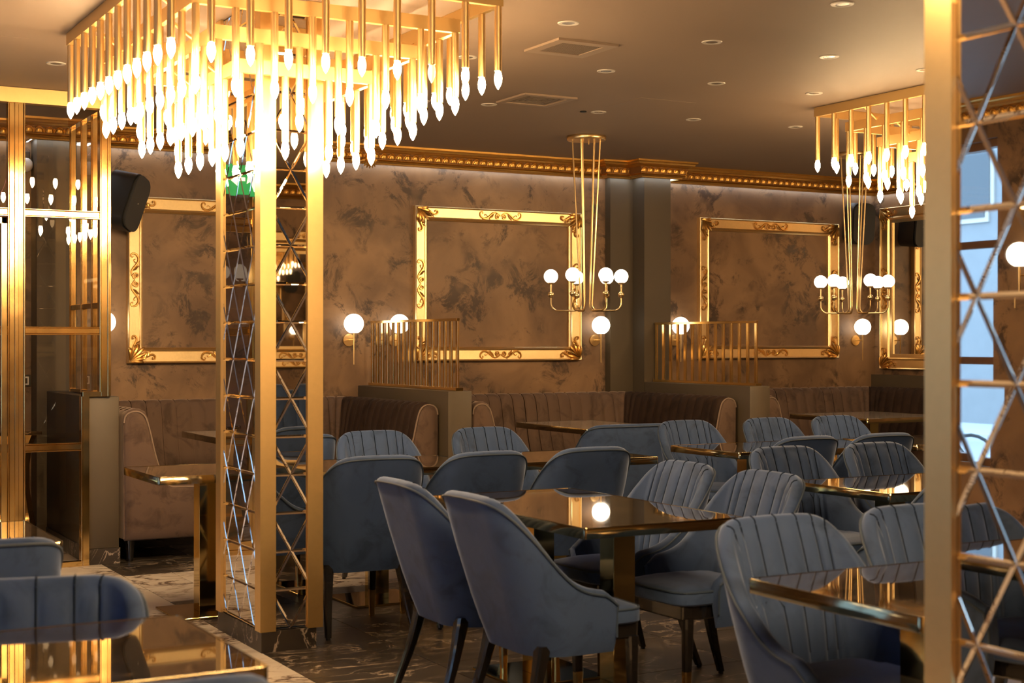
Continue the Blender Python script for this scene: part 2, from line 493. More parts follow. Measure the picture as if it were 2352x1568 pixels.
# merge first and last points: closed loop
prof_top = [(0.0, 3.0), (0.175, 3.0), (0.175, 2.985), (0.160, 2.978), (0.152, 2.966), (0.135, 2.962), (0.125, 2.952), (0.118, 2.949), (0.112, 2.945), (0.088, 2.889), (0.094, 2.884), (0.098, 2.876), (0.090, 2.868), (0.074, 2.865), (0.070, 2.857), (0.052, 2.852), (0.052, 2.862), (0.0, 2.868)]
cornice = obj('trim_5', sweep_closed(cpath, prof_top), 'cornice_gold', smooth=25)
cornice['kind'] = 'structure'
fr = [(0.1132, 2.943), (0.0905, 2.891), (0.086, 2.891), (0.108, 2.943)]
obj('frieze_band', sweep_closed(cpath, fr + [fr[0]]), 'cornice_recess', cornice, smooth=0)
led = [(0.050, 2.858), (0.034, 2.858), (0.034, 2.866), (0.050, 2.866), (0.050, 2.858)]
ledpath = [(XL + 0.02, YB - 0.001), (2.10, YB - 0.001), (2.10, 10.80), (2.38, 10.80), (2.38, YB - 0.001), (7.014, YB - 0.001), (7.014, 10.915), (7.25, 10.915), (7.25, 10.733), (7.53, 10.733), (7.53, YB - 0.001), (XR - 0.001, YB - 0.001), (XR - 0.001, YF + 0.02)]
obj('light_strip', sweep_closed(ledpath, led, False), 'cove_led', cornice, smooth=0)
# egg-and-dart: one egg with its arch rim, facing local -Y, slanted with the frieze
def egg():
    mb = MB()
    rows = []
    for i in range(5):
        a = i / 4 * PI / 2
        rows.append([(0.026 * math.cos(t) * math.cos(a) if True else 0, -0.014 * math.sin(a), -0.014 + 0.034 * math.sin(t) * math.cos(a)) for t in [PI * j / 6 for j in range(7)]])
    mb.grid(rows)
    arch = [(0.031 * math.cos(t), -0.003, -0.016 + 0.040 * math.sin(t)) for t in [PI * j / 6 for j in range(7)]]
    mb.tube(arch, 0.0036, 4, caps=False)
    mb.tube([(0.0345, -0.003, -0.022), (0.0345, -0.003, 0.012)], [0.002, 0.0045], 4, caps=False)
    return mb.mesh('egg_ornament', 'cornice_gold', 60)
eggm = egg()
def eggs(x0, y0, x1, y1, stuff=None):
    d = Vector((x1 - x0, y1 - y0)); L_ = d.length; d.normalize()
    nrm = Vector((d.y, -d.x))
    n = max(1, round(L_ / 0.070))
    ang = math.atan2(d.y, d.x)
    for i in range(n):
        p = Vector((x0, y0)) + d * (L_ * (i + 0.5) / n) + nrm * 0.1035
        M = Matrix.Translation((p.x, p.y, 2.917)) @ Matrix.Rotation(ang, 4, 'Z') @ Matrix.Rotation(R(23), 4, 'X')
        if stuff is None:
            o = obj('egg_ornament', eggm, None, cornice); o.matrix_local = M
        else:
            b = bmesh.new(); b.from_mesh(eggm); stuff.absorb(b, M); b.free()
eggs(0.9, YB, 1.99, YB); eggs(1.99, 10.80, 2.48, 10.80); eggs(2.49, YB, 6.9, YB)
eggs(6.9, 10.915, 7.14, 10.915); eggs(7.15, 10.733, 7.63, 10.733); eggs(7.64, YB, XR - 0.1, YB)
st = MB()
eggs(XR, YB - 0.1, XR, YF + 0.1, st); eggs(XL + 0.1, YB, 0.9, YB, st); eggs(XR - 0.1, YF, XL + 0.1, YF, st); eggs(XL, YF + 0.1, XL, YB - 0.1, st)
tag(obj('egg_ornament', st, 'cornice_gold', cornice, smooth=60), kind='stuff')

# partitions between the booths
PART = [(2.17, 2.36, 9.50, 'low taupe partition wall at the glass cabin'), (4.65, 4.84, 9.36, None), (7.25, 7.45, 9.25, None)]
def partition(x0, x1, y0, label):
    t = thing('booth_partition', label, 'partition', ((x0 + x1) / 2, y0, 0))
    h = (x1 - x0) / 2; L_ = (YB - 0.002 if x0 < 7 else 10.73) - y0
    obj('wall_body', MB().box(-h, h, 0, L_, 0.10, 1.07, 0.006), 'taupe_paint', t)
    obj('marble_skirting', MB().box(-h - 0.006, h + 0.006, -0.006, L_, 0.0, 0.10), 'dark_marble', t, smooth=0)
    return t
partition(2.17, 2.36, 9.50, 'low taupe partition with dark marble skirting beside the brass glass cabin')
partition(4.65, 4.84, 9.36, 'low taupe partition carrying the left brass slat screen, between first two booths')
partition(7.25, 7.45, 9.25, 'low taupe partition carrying the right brass slat screen, below the wall pilasters')
def slat_screen(x, y0, y1, n, label):
    t = thing('slat_screen', label, 'screen', (x, y0, 1.07), group='brass slat screens on the booth partitions')
    L_ = y1 - y0
    obj('bottom_rail', MB().box(-0.03, 0.03, -0.02, L_, 0, 0.022, 0.002, 1), 'polished_brass', t)
    obj('top_rail', MB().box(-0.012, 0.012, 0.0, L_, 0.500, 0.520, 0.001, 1), 'polished_brass', t)
    s = MB().box(-0.008, 0.008, -0.0125, 0.0125, 0.02, 0.502, 0.001, 1).mesh('slat', 'polished_brass')
    for i in range(n):
        obj('slat', s, None, t, loc=(0, 0.014 + (L_ - 0.03) * i / (n - 1), 0), rot=(0, 0, R(8)))
    return t
slat_screen(4.75, 9.40, 10.95, 16, 'brass screen of upright slats on the partition in front of the middle framed panel')
slat_screen(7.36, 9.30, 10.72, 14, 'brass screen of upright slats on the partition nearest the right framed panel')

# ------------------------------------------------------------------ mirror-clad columns
def clip(poly, axis, val, keep_gt):
    out = []
    for i in range(len(poly)):
        a, b = poly[i], poly[(i + 1) % len(poly)]
        ia = (a[axis] >= val) == keep_gt or abs(a[axis] - val) < 1e-9
        ib = (b[axis] >= val) == keep_gt or abs(b[axis] - val) < 1e-9
        if ia: out.append(a)
        if ia != ib:
            t = (val - a[axis]) / (b[axis] - a[axis])
            out.append((a[0] + (b[0] - a[0]) * t, a[1] + (b[1] - a[1]) * t))
    return out
def area(p): return 0.5 * sum(p[i][0] * p[(i + 1) % len(p)][1] - p[(i + 1) % len(p)][0] * p[i][1] for i in range(len(p)))
def inset(p, d):
    n = len(p); out = []
    for i in range(n):
        a, b, c = Vector(p[i - 1]), Vector(p[i]), Vector(p[(i + 1) % n])
        d1 = (b - a).normalized(); d2 = (c - b).normalized()
        n1 = Vector((-d1.y, d1.x)); n2 = Vector((-d2.y, d2.x))
        k = 1 + n1.dot(n2)
        if k < 0.05: return None
        q = b + (n1 + n2) / k * d
        out.append((q.x, q.y))
    return out if area(out) > 1e-5 else None
def tile_polys(W, z0, z1, base=0.106, dx=0.1, dz=0.1757):
    res = []
    k = -1
    while base + k * dz < z1:
        za, zb = base + k * dz, base + (k + 1) * dz
        offa = 0.0 if k % 2 == 0 else dx
        for j in range(-5, 6):
            x = offa + 2 * dx * j
            up = [(x - dx, zb), (x, za), (x + dx, zb)]         # node at bottom
            dn = [(x, za), (x + 2 * dx, za), (x + dx, zb)]     # node on top
            for tri in (up, dn):
                p = tri
                if area(p) < 0: p = p[::-1]
                for ax, v, gt in ((0, -W / 2, True), (0, W / 2, False), (1, z0, True), (1, z1, False)):
                    if p: p = clip(p, ax, v, gt)
                # drop doubles
                q = []
                for a in p:
                    if not q or (abs(a[0] - q[-1][0]) + abs(a[1] - q[-1][1])) > 1e-4: q.append(a)
                if len(q) > 1 and (abs(q[0][0] - q[-1][0]) + abs(q[0][1] - q[-1][1])) < 1e-4: q.pop()
                if len(q) >= 3 and area(q) > 2e-4: res.append(q)
        k += 1
    return res
def bevel_tile(mb, p, depth=0.0045, w=0.0072, tilt=(0, 0)):
    """polygon in (x, z); outward normal is local -Y"""
    i = inset(p, w)
    if i is None: i = inset(p, w * 0.4)
    if i is None: return
    cx = sum(a[0] for a in p) / len(p); cz = sum(a[1] for a in p) / len(p)
    A = [mb.bm.verts.new((x, 0, z)) for x, z in p]
    B = [mb.bm.verts.new((x, -depth + (x - cx) * tilt[0] + (z - cz) * tilt[1], z)) for x, z in i]
    mb.face(B[::-1])
    for k in range(len(p)): mb.face([A[k], A[(k + 1) % len(p)], B[(k + 1) % len(p)], B[k]])
def column(x0, x1, y0, y1, label, full):
    t = thing('mirror_column', label, 'column', ((x0 + x1) / 2, (y0 + y1) / 2, 0))
    hx, hy = (x1 - x0) / 2, (y1 - y0) / 2
    z0, z1 = 0.095, ZC - 0.002
    obj('marble_plinth', MB().box(-hx + 0.008, hx - 0.03, -hy + 0.008, hy - 0.008, 0, z0), 'dark_marble', t, smooth=0)
    obj('core', MB().box(-hx + 0.02, hx - 0.02, -hy + 0.02, hy - 0.02, z0, z1), 'black_plastic', t, smooth=0)
    pw = 0.075
    for sx in (-1, 1):
        for sy in (-1, 1):
            m = MB()
            xa, xb = sorted((sx * hx, sx * (hx - pw))); ya, yb = sorted((sy * (hy - 0.016), sy * hy))
            m.box(xa, xb, ya, yb, z0, z1)
            xa, xb = sorted((sx * hx, sx * (hx - 0.016))); ya, yb = sorted((sy * (hy - pw), sy * (hy - 0.016)))
            m.box(xa, xb, ya, yb, z0, z1)
            obj('gold_post', m, 'satin_gold', t, smooth=0)
    faces = [(2 * hx - 2 * pw + 0.004, Matrix.Translation((0, -hy + 0.018, 0)), full & 1),
             (2 * hy - 2 * pw + 0.004, Matrix.Translation((-hx + 0.018, 0, 0)) @ Matrix.Rotation(R(-90), 4, 'Z'), full & 2),
             (2 * hx - 2 * pw + 0.004, Matrix.Translation((0, hy - 0.018, 0)) @ Matrix.Rotation(R(180), 4, 'Z'), 0),
             (2 * hy - 2 * pw + 0.004, Matrix.Translation((hx - 0.018, 0, 0)) @ Matrix.Rotation(R(90), 4, 'Z'), 0)]
    joined = MB()
    rnd = random.Random(int(x0 * 100 + y0 * 10))
    for W, M, sep in faces:
        for p in tile_polys(W, z0 + 0.003, z1 - 0.003):
            tilt = (rnd.uniform(-0.0035, 0.0035), rnd.uniform(-0.0035, 0.0035))
            if sep:
                m = MB(); bevel_tile(m, p, tilt=tilt)
                o = obj('mirror_tile', m.mesh('mirror_tile', 'mirror', 0), None, t); o.matrix_local = M
            else:
                m = MB(); bevel_tile(m, p, tilt=tilt)
                joined.absorb(m.bm, M); m.bm.free()
    tag(obj('mirror_tile', joined.mesh('mirror_tile', 'mirror', 0), None, t), kind='stuff')
    return t
column(2.235, 2.54, 6.42, 7.08, 'mirror tiled column with gold corner posts standing under the big lit chandelier', 3)
column(2.235, 2.54, 1.61, 2.27, 'nearest mirror tiled column with gold post, blurred at the right edge of the photo', 2)
column(7.175, 7.48, 6.42, 7.08, 'far mirror column hidden under the right chandelier', 0)

# ------------------------------------------------------------------ chandeliers
def candle_bulb():
    return MB().lathe([(0.010, 0.0), (0.0125, -0.004), (0.0165, -0.018), (0.0185, -0.032), (0.0165, -0.050), (0.0105, -0.066), (0.0045, -0.076), (0, -0.082)], 8)
bulb_m = candle_bulb().mesh('bulb', 'candle_bulb', 60)
bulb_clear_m = candle_bulb().mesh('bulb', 'candle_bulb_clear', 60)
tube_m = MB().lathe([(0.0125, 0.0), (0.0165, -0.001), (0.0165, -0.292), (0.0125, -0.296)], 14).mesh('tube', 'tube_gold', 40)
bulb_dim_m = candle_bulb().mesh('bulb', 'candle_bulb_dim', 60)
def chandelier(x0, y0, label, dead=(), bm=None):
    bm = bm or bulb_m
    w, d = 1.54, 1.86
    t = thing('tiered_chandelier', label, 'chandelier', (x0 + w / 2, y0 + d / 2, ZC))
    nx0, ny0 = 9, 11
    z = 0.0
    count = 0
    for k in range(4):
        ins = 0.145 * k
        hx, hy = w / 2 - ins, d / 2 - ins
        zt = -0.108 * k
        m = MB()
        b = 0.026
        m.box(-hx, hx, -hy, -hy + b, zt - 0.062, zt - 0.001).box(-hx, hx, hy - b, hy, zt - 0.062, zt - 0.001)
        m.box(-hx, -hx + b, -hy + b, hy - b, zt - 0.062, zt - 0.001).box(hx - b, hx, -hy + b, hy - b, zt - 0.062, zt - 0.001)
        obj('tier_frame', m, 'chandelier_gold', t, smooth=0)
        if k:
            for sx in (-1, 1):
                for sy in (-1, 1):
                    px, py = sx * (hx + 0.06), sy * (hy - 0.30)
                    obj('tier_bracket', MB().tube([(sx * (hx - 0.01), py, zt - 0.02), (sx * (hx + 0.132), py, zt + 0.075)], 0.009, 6), 'satin_gold', t)
        nx, ny = nx0 - 2 * k + (0 if k < 3 else 0), ny0 - 2 * k
        pts = []
        for i in range(nx + 1):
            for s in (-1, 1): pts.append((-hx + 0.02 + (2 * hx - 0.04) * i / nx, s * (hy - 0.013)))
        for i in range(1, ny):
            for s in (-1, 1): pts.append((s * (hx - 0.013), -hy + 0.02 + (2 * hy - 0.04) * i / ny))
        for (px, py) in pts:
            tb = obj('tube', tube_m, None, t, loc=(px, py, zt - 0.062))
            isdead = (count in dead)
            obj('bulb', bulb_clear_m if isdead else bm, None, tb, loc=(0, 0, -0.294))
            count += 1
    return t
chandelier(1.645, 5.85, 'big gold tiered chandelier of hanging tubes with lit candle bulbs, upper left', dead=(14,))
chandelier(6.585, 5.85, 'gold tiered tube chandelier partly behind the near post, upper right', bm=bulb_dim_m)
chandelier(1.645, 1.04, 'gold tiered tube chandelier overhead, seen only in reflections')

# ------------------------------------------------------------------ pendants with opal globes
gl = MB().lathe([(0.018, -0.052)] + [(0.055 * math.sin(a), -0.055 * math.cos(a)) for a in [0.38 + (PI - 0.38) * i / 11 for i in range(11)]] + [(0, 0.055)], 20).mesh('globe', 'opal_globe', 80)
def pendant(x, y, angles, label):
    t = thing('globe_pendant', label, 'pendant lamp', (x, y, ZC))
    obj('canopy', MB().lathe([(0.11, 0.0), (0.150, -0.002), (0.153, -0.012), (0.150, -0.028), (0.146, -0.033), (0, -0.033)], 36), 'lamp_brass', t)
    obj('cord_grip', MB().lathe([(0.006, -0.033), (0.006, -0.06), (0, -0.064)], 8, c=(0.02, 0, 0)), 'lamp_brass', t)
    for a in angles:
        # angle measured from the direction across the room
        th = R(a) - YAW
        pts = [(0.108, 0, -0.033), (0.045, 0, -1.28)]
        for i in range(1, 7):
            q = PI / 2 * i / 6
            pts.append((0.045 + 0.045 * (1 - math.cos(q)), 0, -1.295 - 0.045 * math.sin(q)))
        for i in range(1, 8):
            q = PI / 2 * i / 7
            pts.append((0.215 + 0.060 * math.sin(q), 0, -1.28 - 0.060 * math.cos(q)))
        pts.append((0.275, 0, -1.16))
        arm = obj('arm', MB().tube(pts, 0.0062, 8), 'lamp_brass', t, rot=(0, 0, th))
        obj('arm_ball', MB().lathe([(0.006, -0.026)] + [(0.024 * math.sin(q), -0.024 * math.cos(q)) for q in [0.3 + (PI - 0.6) * i / 8 for i in range(9)]] + [(0.006, 0.026)], 14, c=(0.275, 0, -1.215)), 'lamp_brass', arm)
        obj('globe_holder', MB().lathe([(0.007, -0.075), (0.009, -0.012), (0.024, -0.006), (0.026, 0.004), (0.018, 0.006)], 14, c=(0.275, 0, -1.125)), 'lamp_brass', arm)
        obj('globe', gl, None, arm, loc=(0.275, 0, -1.075))
    return t
pendant(5.97, 9.63, [10, -61, 52, 172, -115, 103], 'brass pendant of six globes above the middle booth table')
pendant(8.47, 9.41, [166, -139, 98, -75, 32, -14], 'brass pendant of six globes above the right booth table')
pendant(3.43, 9.63, [10, -50, 70, 130, 190, 250], 'brass pendant of six globes hidden behind the mirror column')

pendant(0.90, 8.60, [10, -50, 70, 120, 190, 250], 'brass pendant of six globes left of the view, seen in the column mirror')
pendant(-1.20, 6.20, [0, 60, 120, 180, 240, 300], 'added brass pendant of six globes near the left windows, lighting the left side')  # added lamp outside the view, brightens the left part of the room

# ------------------------------------------------------------------ wall sconces
sg = MB().lathe([(0.030, -0.074)] + [(0.080 * math.sin(a), -0.080 * math.cos(a)) for a in [0.4 + (PI - 0.4) * i / 13 for i in range(13)]] + [(0, 0.080)], 24).mesh('globe', 'opal_globe', 80)
def sconce(x, label, y=None, ang=0.0, z=1.565):
    if y is None: y = YB
    t = thing('globe_sconce', label, 'wall lamp', (x, y, z), ang, group=None)
    obj('backplate', MB().lathe([(0.050, 0.0), (0.052, 0.006), (0.050, 0.014), (0.0, 0.016)], 24, M=Matrix.Rotation(R(90), 4, 'X'), c=(0, 0, -0.130)), 'lamp_brass', t)
    obj('arm', MB().tube([(0, -0.012, -0.130), (0, -0.109, -0.130)], 0.006, 8), 'lamp_brass', t)
    obj('rod', MB().tube([(0, -0.110, -0.325), (0, -0.110, -0.075)], [0.0045, 0.0075], 8), 'lamp_brass', t)
    obj('globe', sg, None, t, loc=(0, -0.110, 0))
    return t
sconce(2.60, 'wall sconce with round white globe partly behind the cabin post')
sconce(4.57, 'wall sconce with round white globe left of the first brass slat screen')
sconce(4.97, 'wall sconce with round white globe behind the first brass slat screen')
sconce(6.90, 'wall sconce with round white globe beside the pilaster, under the middle pendant')
sconce(7.75, 'wall sconce with round white globe behind the right brass slat screen')
sconce(9.91, 'wall sconce with round white globe near the far right room corner')
sconce(XL, 'wall sconce with white globe on the left wall, seen in the mirror', y=6.58, ang=R(90), z=1.957)

# ------------------------------------------------------------------ ornate frames
def spiral(cx, cz, r0, r1, a0, a1, n=14):
    return [(cx + (r0 + (r1 - r0) * i / n) * math.cos(a0 + (a1 - a0) * i / n), 0, cz + (r0 + (r1 - r0) * i / n) * math.sin(a0 + (a1 - a0) * i / n)) for i in range(n + 1)]
def scroll_mesh():
    mb = MB()
    for s in (-1, 1):
        f = lambda P: [(s * p[0], p[1], p[2]) for p in P]
        mb.tube(f(spiral(0.030, -0.004, 0.006, 0.026, -6.0, PI * 0.9, 20)), [0.004] * 12 + [0.006] * 9, 6)
        main = cr([(0.012, 0, 0.010), (0.035, 0, 0.028), (0.065, 0, 0.030), (0.095, 0, 0.010), (0.125, 0, -0.014), (0.160, 0, -0.022), (0.190, 0, -0.004), (0.196, 0, 0.022), (0.180, 0, 0.036), (0.168, 0, 0.026), (0.174, 0, 0.016)], 4)
        n = len(main)
        mb.tube(f(main), [0.004 + 0.0045 * math.sin(PI * min(1, (i + 1) / n * 1.1)) for i in range(n)], 6)
        mb.tube(f(cr([(0.120, 0, -0.010), (0.135, 0, 0.008), (0.150, 0, 0.012), (0.152, 0, 0.002)], 3)), 0.0035, 5)
        for j in range(4):
            mb.tube(f([(0.070 + j * 0.009, 0, 0.018 - j * 0.008), (0.082 + j * 0.007, -0.003, -0.006 - j * 0.006), (0.092 + j * 0.005, 0, -0.018 - j * 0.004)]), [0.005, 0.004, 0.001], 5)
        mb.lathe([(0.009, 0), (0.006, 0.006), (0, 0.008)], 8, M=Matrix.Rotation(R(90), 4, 'X'), c=(s * 0.030, 0, -0.004))
    return mb.mesh('scroll_ornament', 'ornament_gold', 50)
def corner_mesh():
    """bottom-left corner, leaves growing into +X +Z"""
    mb = MB()
    for i, a in enumerate([-4, 12, 28, 45, 62, 78, 94]):
        L_ = (0.105, 0.125, 0.140, 0.150, 0.140, 0.125, 0.105)[i]
        c, s_ = math.cos(R(a)), math.sin(R(a))
        pts = [(0.014 + c * L_ * q, -0.010 * math.sin(PI * q * 0.9) - 0.003, 0.014 + s_ * L_ * q) for q in (0.05, 0.25, 0.5, 0.75, 0.92, 1.0)]
        mb.tube(pts, [0.004, 0.008, 0.0115, 0.013, 0.009, 0.002], 6)
    for fl in (0, 1):
        g = lambda P: [((p[0], p[1], p[2]) if not fl else (p[2], p[1], p[0])) for p in P]
        main = cr([(0.05, -0.006, 0.030), (0.095, -0.006, 0.026), (0.135, -0.004, 0.044), (0.175, -0.003, 0.062), (0.200, -0.003, 0.050), (0.198, -0.003, 0.030), (0.182, -0.003, 0.030), (0.182, -0.003, 0.042)], 4)
        mb.tube(g(main), [0.010 - 0.006 * i / len(main) for i in range(len(main))], 6)
        for j in range(3):
            mb.tube(g([(0.10 + j * 0.022, -0.004, 0.030 + j * 0.010), (0.112 + j * 0.022, -0.007, 0.062 + j * 0.008), (0.128 + j * 0.020, -0.003, 0.072 + j * 0.008)]), [0.007, 0.006, 0.001], 5)
        mb.tube(g(spiral(0.045, 0.020, 0.004, 0.016, 0, 7, 12)), 0.0045, 5)
    return mb.mesh('corner_ornament', 'ornament_gold', 50)
scroll_m, corner_m = scroll_mesh(), corner_mesh()
def ornate_frame(name, label, w, h, loc, rz=0.0, mirror=False, fw=0.118):
    """origin at the lower left outer corner, on the wall, facing local -Y"""
    t = thing(name, label, 'frame' if not mirror else 'mirror', loc, rz)
    prof = [(0.0, 0.0), (0.0, -0.046), (0.006, -0.054), (0.012, -0.050), (0.016, -0.040), (fw - 0.030, -0.034), (fw - 0.026, -0.040), (fw - 0.016, -0.044), (fw - 0.010, -0.034), (fw, -0.026), (fw, 0.0)]
    rows = []
    for (cx, cz, dx, dz) in ((0, 0, 1, 1), (w, 0, -1, 1), (w, h, -1, -1), (0, h, 1, -1), (0, 0, 1, 1)):
        rows.append([(cx + dx * o, y, cz + dz * o) for o, y in prof])
    mb = MB(); mb.grid(rows)
    obj('frame_moulding', mb, 'gold_leaf', t, smooth=25)
    c = fw / 2
    for (x, z, ry) in ((w / 2, h - c, 0), (w / 2, c, PI), (c, h / 2, -PI / 2), (w - c, h / 2, PI / 2)):
        obj('scroll_ornament', scroll_m, None, t, loc=(x, -0.042, z), rot=(0, ry, 0))
    for (x, z, ry) in ((0.004, 0.004, 0), (0.004, h - 0.004, PI / 2), (w - 0.004, h - 0.004, PI), (w - 0.004, 0.004, -PI / 2)):
        obj('corner_ornament', corner_m, None, t, loc=(x, -0.046, z), rot=(0, ry, 0))
    if mirror:
        obj('mirror_glass', MB().box(fw - 0.005, w - fw + 0.005, -0.012, -0.002, fw - 0.005, h - fw + 0.005), 'mirror', t, smooth=0)
        inner = MB()
        for (a, b, cc, d) in ((fw, fw + 0.03, fw, h - fw), (w - fw - 0.03, w - fw, fw, h - fw), (fw + 0.03, w - fw - 0.03, fw, fw + 0.03), (fw + 0.03, w - fw - 0.03, h - fw - 0.03, h - fw)):
            inner.box(a, b, -0.030, -0.012, cc, d)
        obj('inner_slip', inner, 'gold_leaf', t, smooth=0)
    return t
ornate_frame('empty_frame', 'large empty gold frame with corner scrolls, partly behind the mirror column', 1.52, 1.245, (2.785, YB - 0.002, 1.26))
ornate_frame('empty_frame', 'large empty gold frame with scrolls at the middle of the back wall', 1.60, 1.28, (5.14, YB - 0.002, 1.26))
ornate_frame('empty_frame', 'large empty gold frame with scrolls on the back wall near the right corner', 1.655, 1.295, (8.01, YB - 0.002, 1.265))
ornate_frame('gilt_mirror', 'gold framed mirror on the right wall beside the near column', 1.75, 1.57, (XR - 0.002, 10.88, 1.155), R(-90), mirror=True)
ornate_frame('gilt_mirror', 'gold framed mirror on the wall behind the viewer', 1.9, 1.3, (6.3, YF + 0.002, 1.2), R(180), mirror=True)

# ------------------------------------------------------------------ ceiling fittings
dl_ring = MB().lathe([(0.030, -0.001), (0.036, -0.004), (0.052, -0.004), (0.055, 0.0)], 24).mesh('trim_ring', 'white_trim', 40)
dl_lens = MB().lathe([(0.036, 0.0), (0.034, -0.002), (0, -0.003)], 20).mesh('lens', 'lamp_lens', 40)
DL = [(3.77, 6.25, 'downlight nearest the square grille, on its near side'), (4.68, 5.28, 'downlight at the very top of the photo above the right side'), (4.67, 6.28, 'downlight in the upper middle, right of the square grille'),
      (5.48, 6.29, 'downlight in the upper right, nearest the right chandelier corner row'), (4.63, 7.25, 'downlight between the two ceiling grilles'), (5.44, 7.27, 'downlight right of the middle row centre, behind the near row'),
      (6.20, 7.26, 'downlight just left of the right chandelier'), (4.60, 8.65, 'downlight left beside the slotted air diffuser'), (5.41, 8.57, 'downlight right of the slotted air diffuser, beside the small sensor'),
      (6.18, 8.53, 'downlight in the far row, right of the middle pendant canopy'), (7.05, 8.46, 'downlight farthest right in the far row'), (3.73, 7.27, 'downlight just right of the big chandelier, partly hidden by its tubes'),
      (1.77, 8.56, 'downlight at the upper left before the glass cabin'), (6.23, 6.32, 'downlight beside the near column post'), (4.15, 8.74, 'downlight peeping out behind the last tubes of the big chandelier')]
for x, y, lab in DL:
    t = thing('ceiling_downlight', 'small round recessed ' + lab, 'ceiling light', (x, y, ZC))
    obj('trim_ring', dl_ring, None, t); obj('lens', dl_lens, None, t)
t = thing('ceiling_sensor', 'tiny dark round sensor on the ceiling beside a downlight', 'sensor', (5.30, 8.59, ZC))
obj('sensor_ring', MB().lathe([(0.022, 0), (0.024, -0.006), (0.018, -0.010), (0, -0.011)], 14), 'black_plastic', t)
# perforated grille
t = thing('air_vent', 'square ceiling vent with fine perforated grille', 'vent', (4.09, 6.755, ZC), R(0))
m = MB(); s = 0.185
m.box(-s, s, -s, -s + 0.06, -0.012, 0).box(-s, s, s - 0.06, s, -0.012, 0).box(-s, -s + 0.06, -s + 0.06, s - 0.06, -0.012, 0).box(s - 0.06, s, -s + 0.06, s - 0.06, -0.012, 0)
obj('vent_frame', m, 'vent_paint', t, smooth=0)
obj('vent_backing', MB().box(-0.125, 0.125, -0.125, 0.125, -0.0015, 0), 'vent_dark', t, smooth=0)
m = MB()
for i in range(17):
    v = -0.120 + i * 0.015
    m.box(-0.125, 0.125, v - 0.0035, v + 0.0035, -0.0085, -0.0045); m.box(v - 0.0035, v + 0.0035, -0.125, 0.125, -0.0088, -0.0060)
tag(obj('grille_mesh', m, 'vent_grille', t, smooth=0), kind='stuff')
# four-way diffuser
t = thing('air_diffuser', 'square slotted four-way air diffuser on the ceiling', 'vent', (4.775, 8.32, ZC))
m = MB(); s = 0.195
m.box(-s, s, -s, -s + 0.045, -0.012, 0).box(-s, s, s - 0.045, s, -0.012, 0).box(-s, -s + 0.045, -s + 0.045, s - 0.045, -0.012, 0).box(s - 0.045, s, -s + 0.045, s - 0.045, -0.012, 0)
obj('vent_frame', m, 'vent_paint', t, smooth=0)
obj('vent_backing', MB().box(-0.15, 0.15, -0.15, 0.15, -0.0012, 0), 'vent_dark', t, smooth=0)
for k in range(5):
    s = 0.135 - k * 0.028
    m = MB(); w_ = 0.013
    m.box(-s, s, -s, -s + w_, -0.007, -0.002).box(-s, s, s - w_, s, -0.007, -0.002).box(-s, -s + w_, -s + w_, s - w_, -0.007, -0.002).box(s - w_, s, -s + w_, s - w_, -0.007, -0.002)
    obj('slat', m, 'vent_grille', t, smooth=0)
# faint access hatches
for x, y, lab in ((5.55, 8.15, 'flush ceiling access panel near the far downlight row'), (1.28, 8.15, 'flush ceiling access panel at the upper left edge')):
    tag(obj('access_panel', MB().box(-0.22, 0.22, -0.22, 0.22, -0.0012, 0), 'ceiling_paint', loc=(x, y, ZC), smooth=0), lab, 'panel')

# ------------------------------------------------------------------ speakers, camera, switches, exit sign
def speaker(label, loc, rot, s=1.0):
    t = thing('wall_speaker', label, 'speaker', loc)
    t.rotation_euler = rot
    def pill(hx, hz, r): return [(sx * (hx - r) + r * math.cos(R(a0 + 18 * k)), sz * (hz - r) + r * math.sin(R(a0 + 18 * k))) for sx, sz, a0 in ((1, 1, 0), (-1, 1, 90), (-1, -1, 180), (1, -1, 270)) for k in range(6)]
    Mx = Matrix(((1, 0, 0, 0), (0, 0, 1, 0), (0, 1, 0, 0), (0, 0, 0, 1)))
    obj('cabinet', MB().prism(pill(0.125 * s, 0.21 * s, 0.085 * s), -0.085 * s, 0.10 * s, M=Mx), 'black_plastic', t, smooth=40)
    obj('baffle_rim', MB().prism(pill(0.108 * s, 0.195 * s, 0.075 * s), -0.098 * s, -0.085 * s, M=Mx), 'grille_black', t, smooth=40)
    obj('grille', MB().prism(pill(0.118 * s, 0.203 * s, 0.080 * s), -0.112 * s, -0.098 * s, M=Mx), 'grille_black', t, smooth=40)
    obj('logo_plate', MB().box(-0.004, 0.004, -0.114 * s, -0.111 * s, -0.004, 0.004), 'white_trim', t, smooth=0)
    obj('wall_bracket', MB().box(-0.03, 0.03, 0.09 * s, 0.17 * s, -0.05, 0.05, 0.005, 1), 'black_plastic', t)
    return t
speaker('black tilted loudspeaker on the back wall beside the glass cabin', (2.72, 10.80, 2.45), (R(12), R(16), R(52)), 1.0)
speaker('black loudspeaker on the back wall in the far right corner', (9.80, 10.82, 2.56), (R(6), 0, R(-12)), 0.95)
t = thing('security_camera', 'small white dome camera with loose cables high on the cabin wall', 'camera', (2.05, YB, 2.70))
obj('mount', MB().box(-0.035, 0.035, -0.05, 0, -0.02, 0.09, 0.005, 1), 'black_plastic', t)
obj('dome', MB().lathe([(0.0, -0.05)] + [(0.048 * math.sin(a), -0.05 * math.cos(a)) for a in [0.3 + 2.4 * i / 8 for i in range(9)]] + [(0, 0.05)], 18, c=(0, -0.075, -0.01)), 'white_plastic', t)
obj('cable', MB().tube(cr([(0.0, -0.02, 0.08), (-0.06, -0.03, 0.14), (-0.10, -0.02, 0.02), (-0.14, -0.02, -0.16), (-0.20, -0.01, -0.30), (-0.13, -0.01, -0.42)], 5), 0.003, 5), 'cable_pink', t)
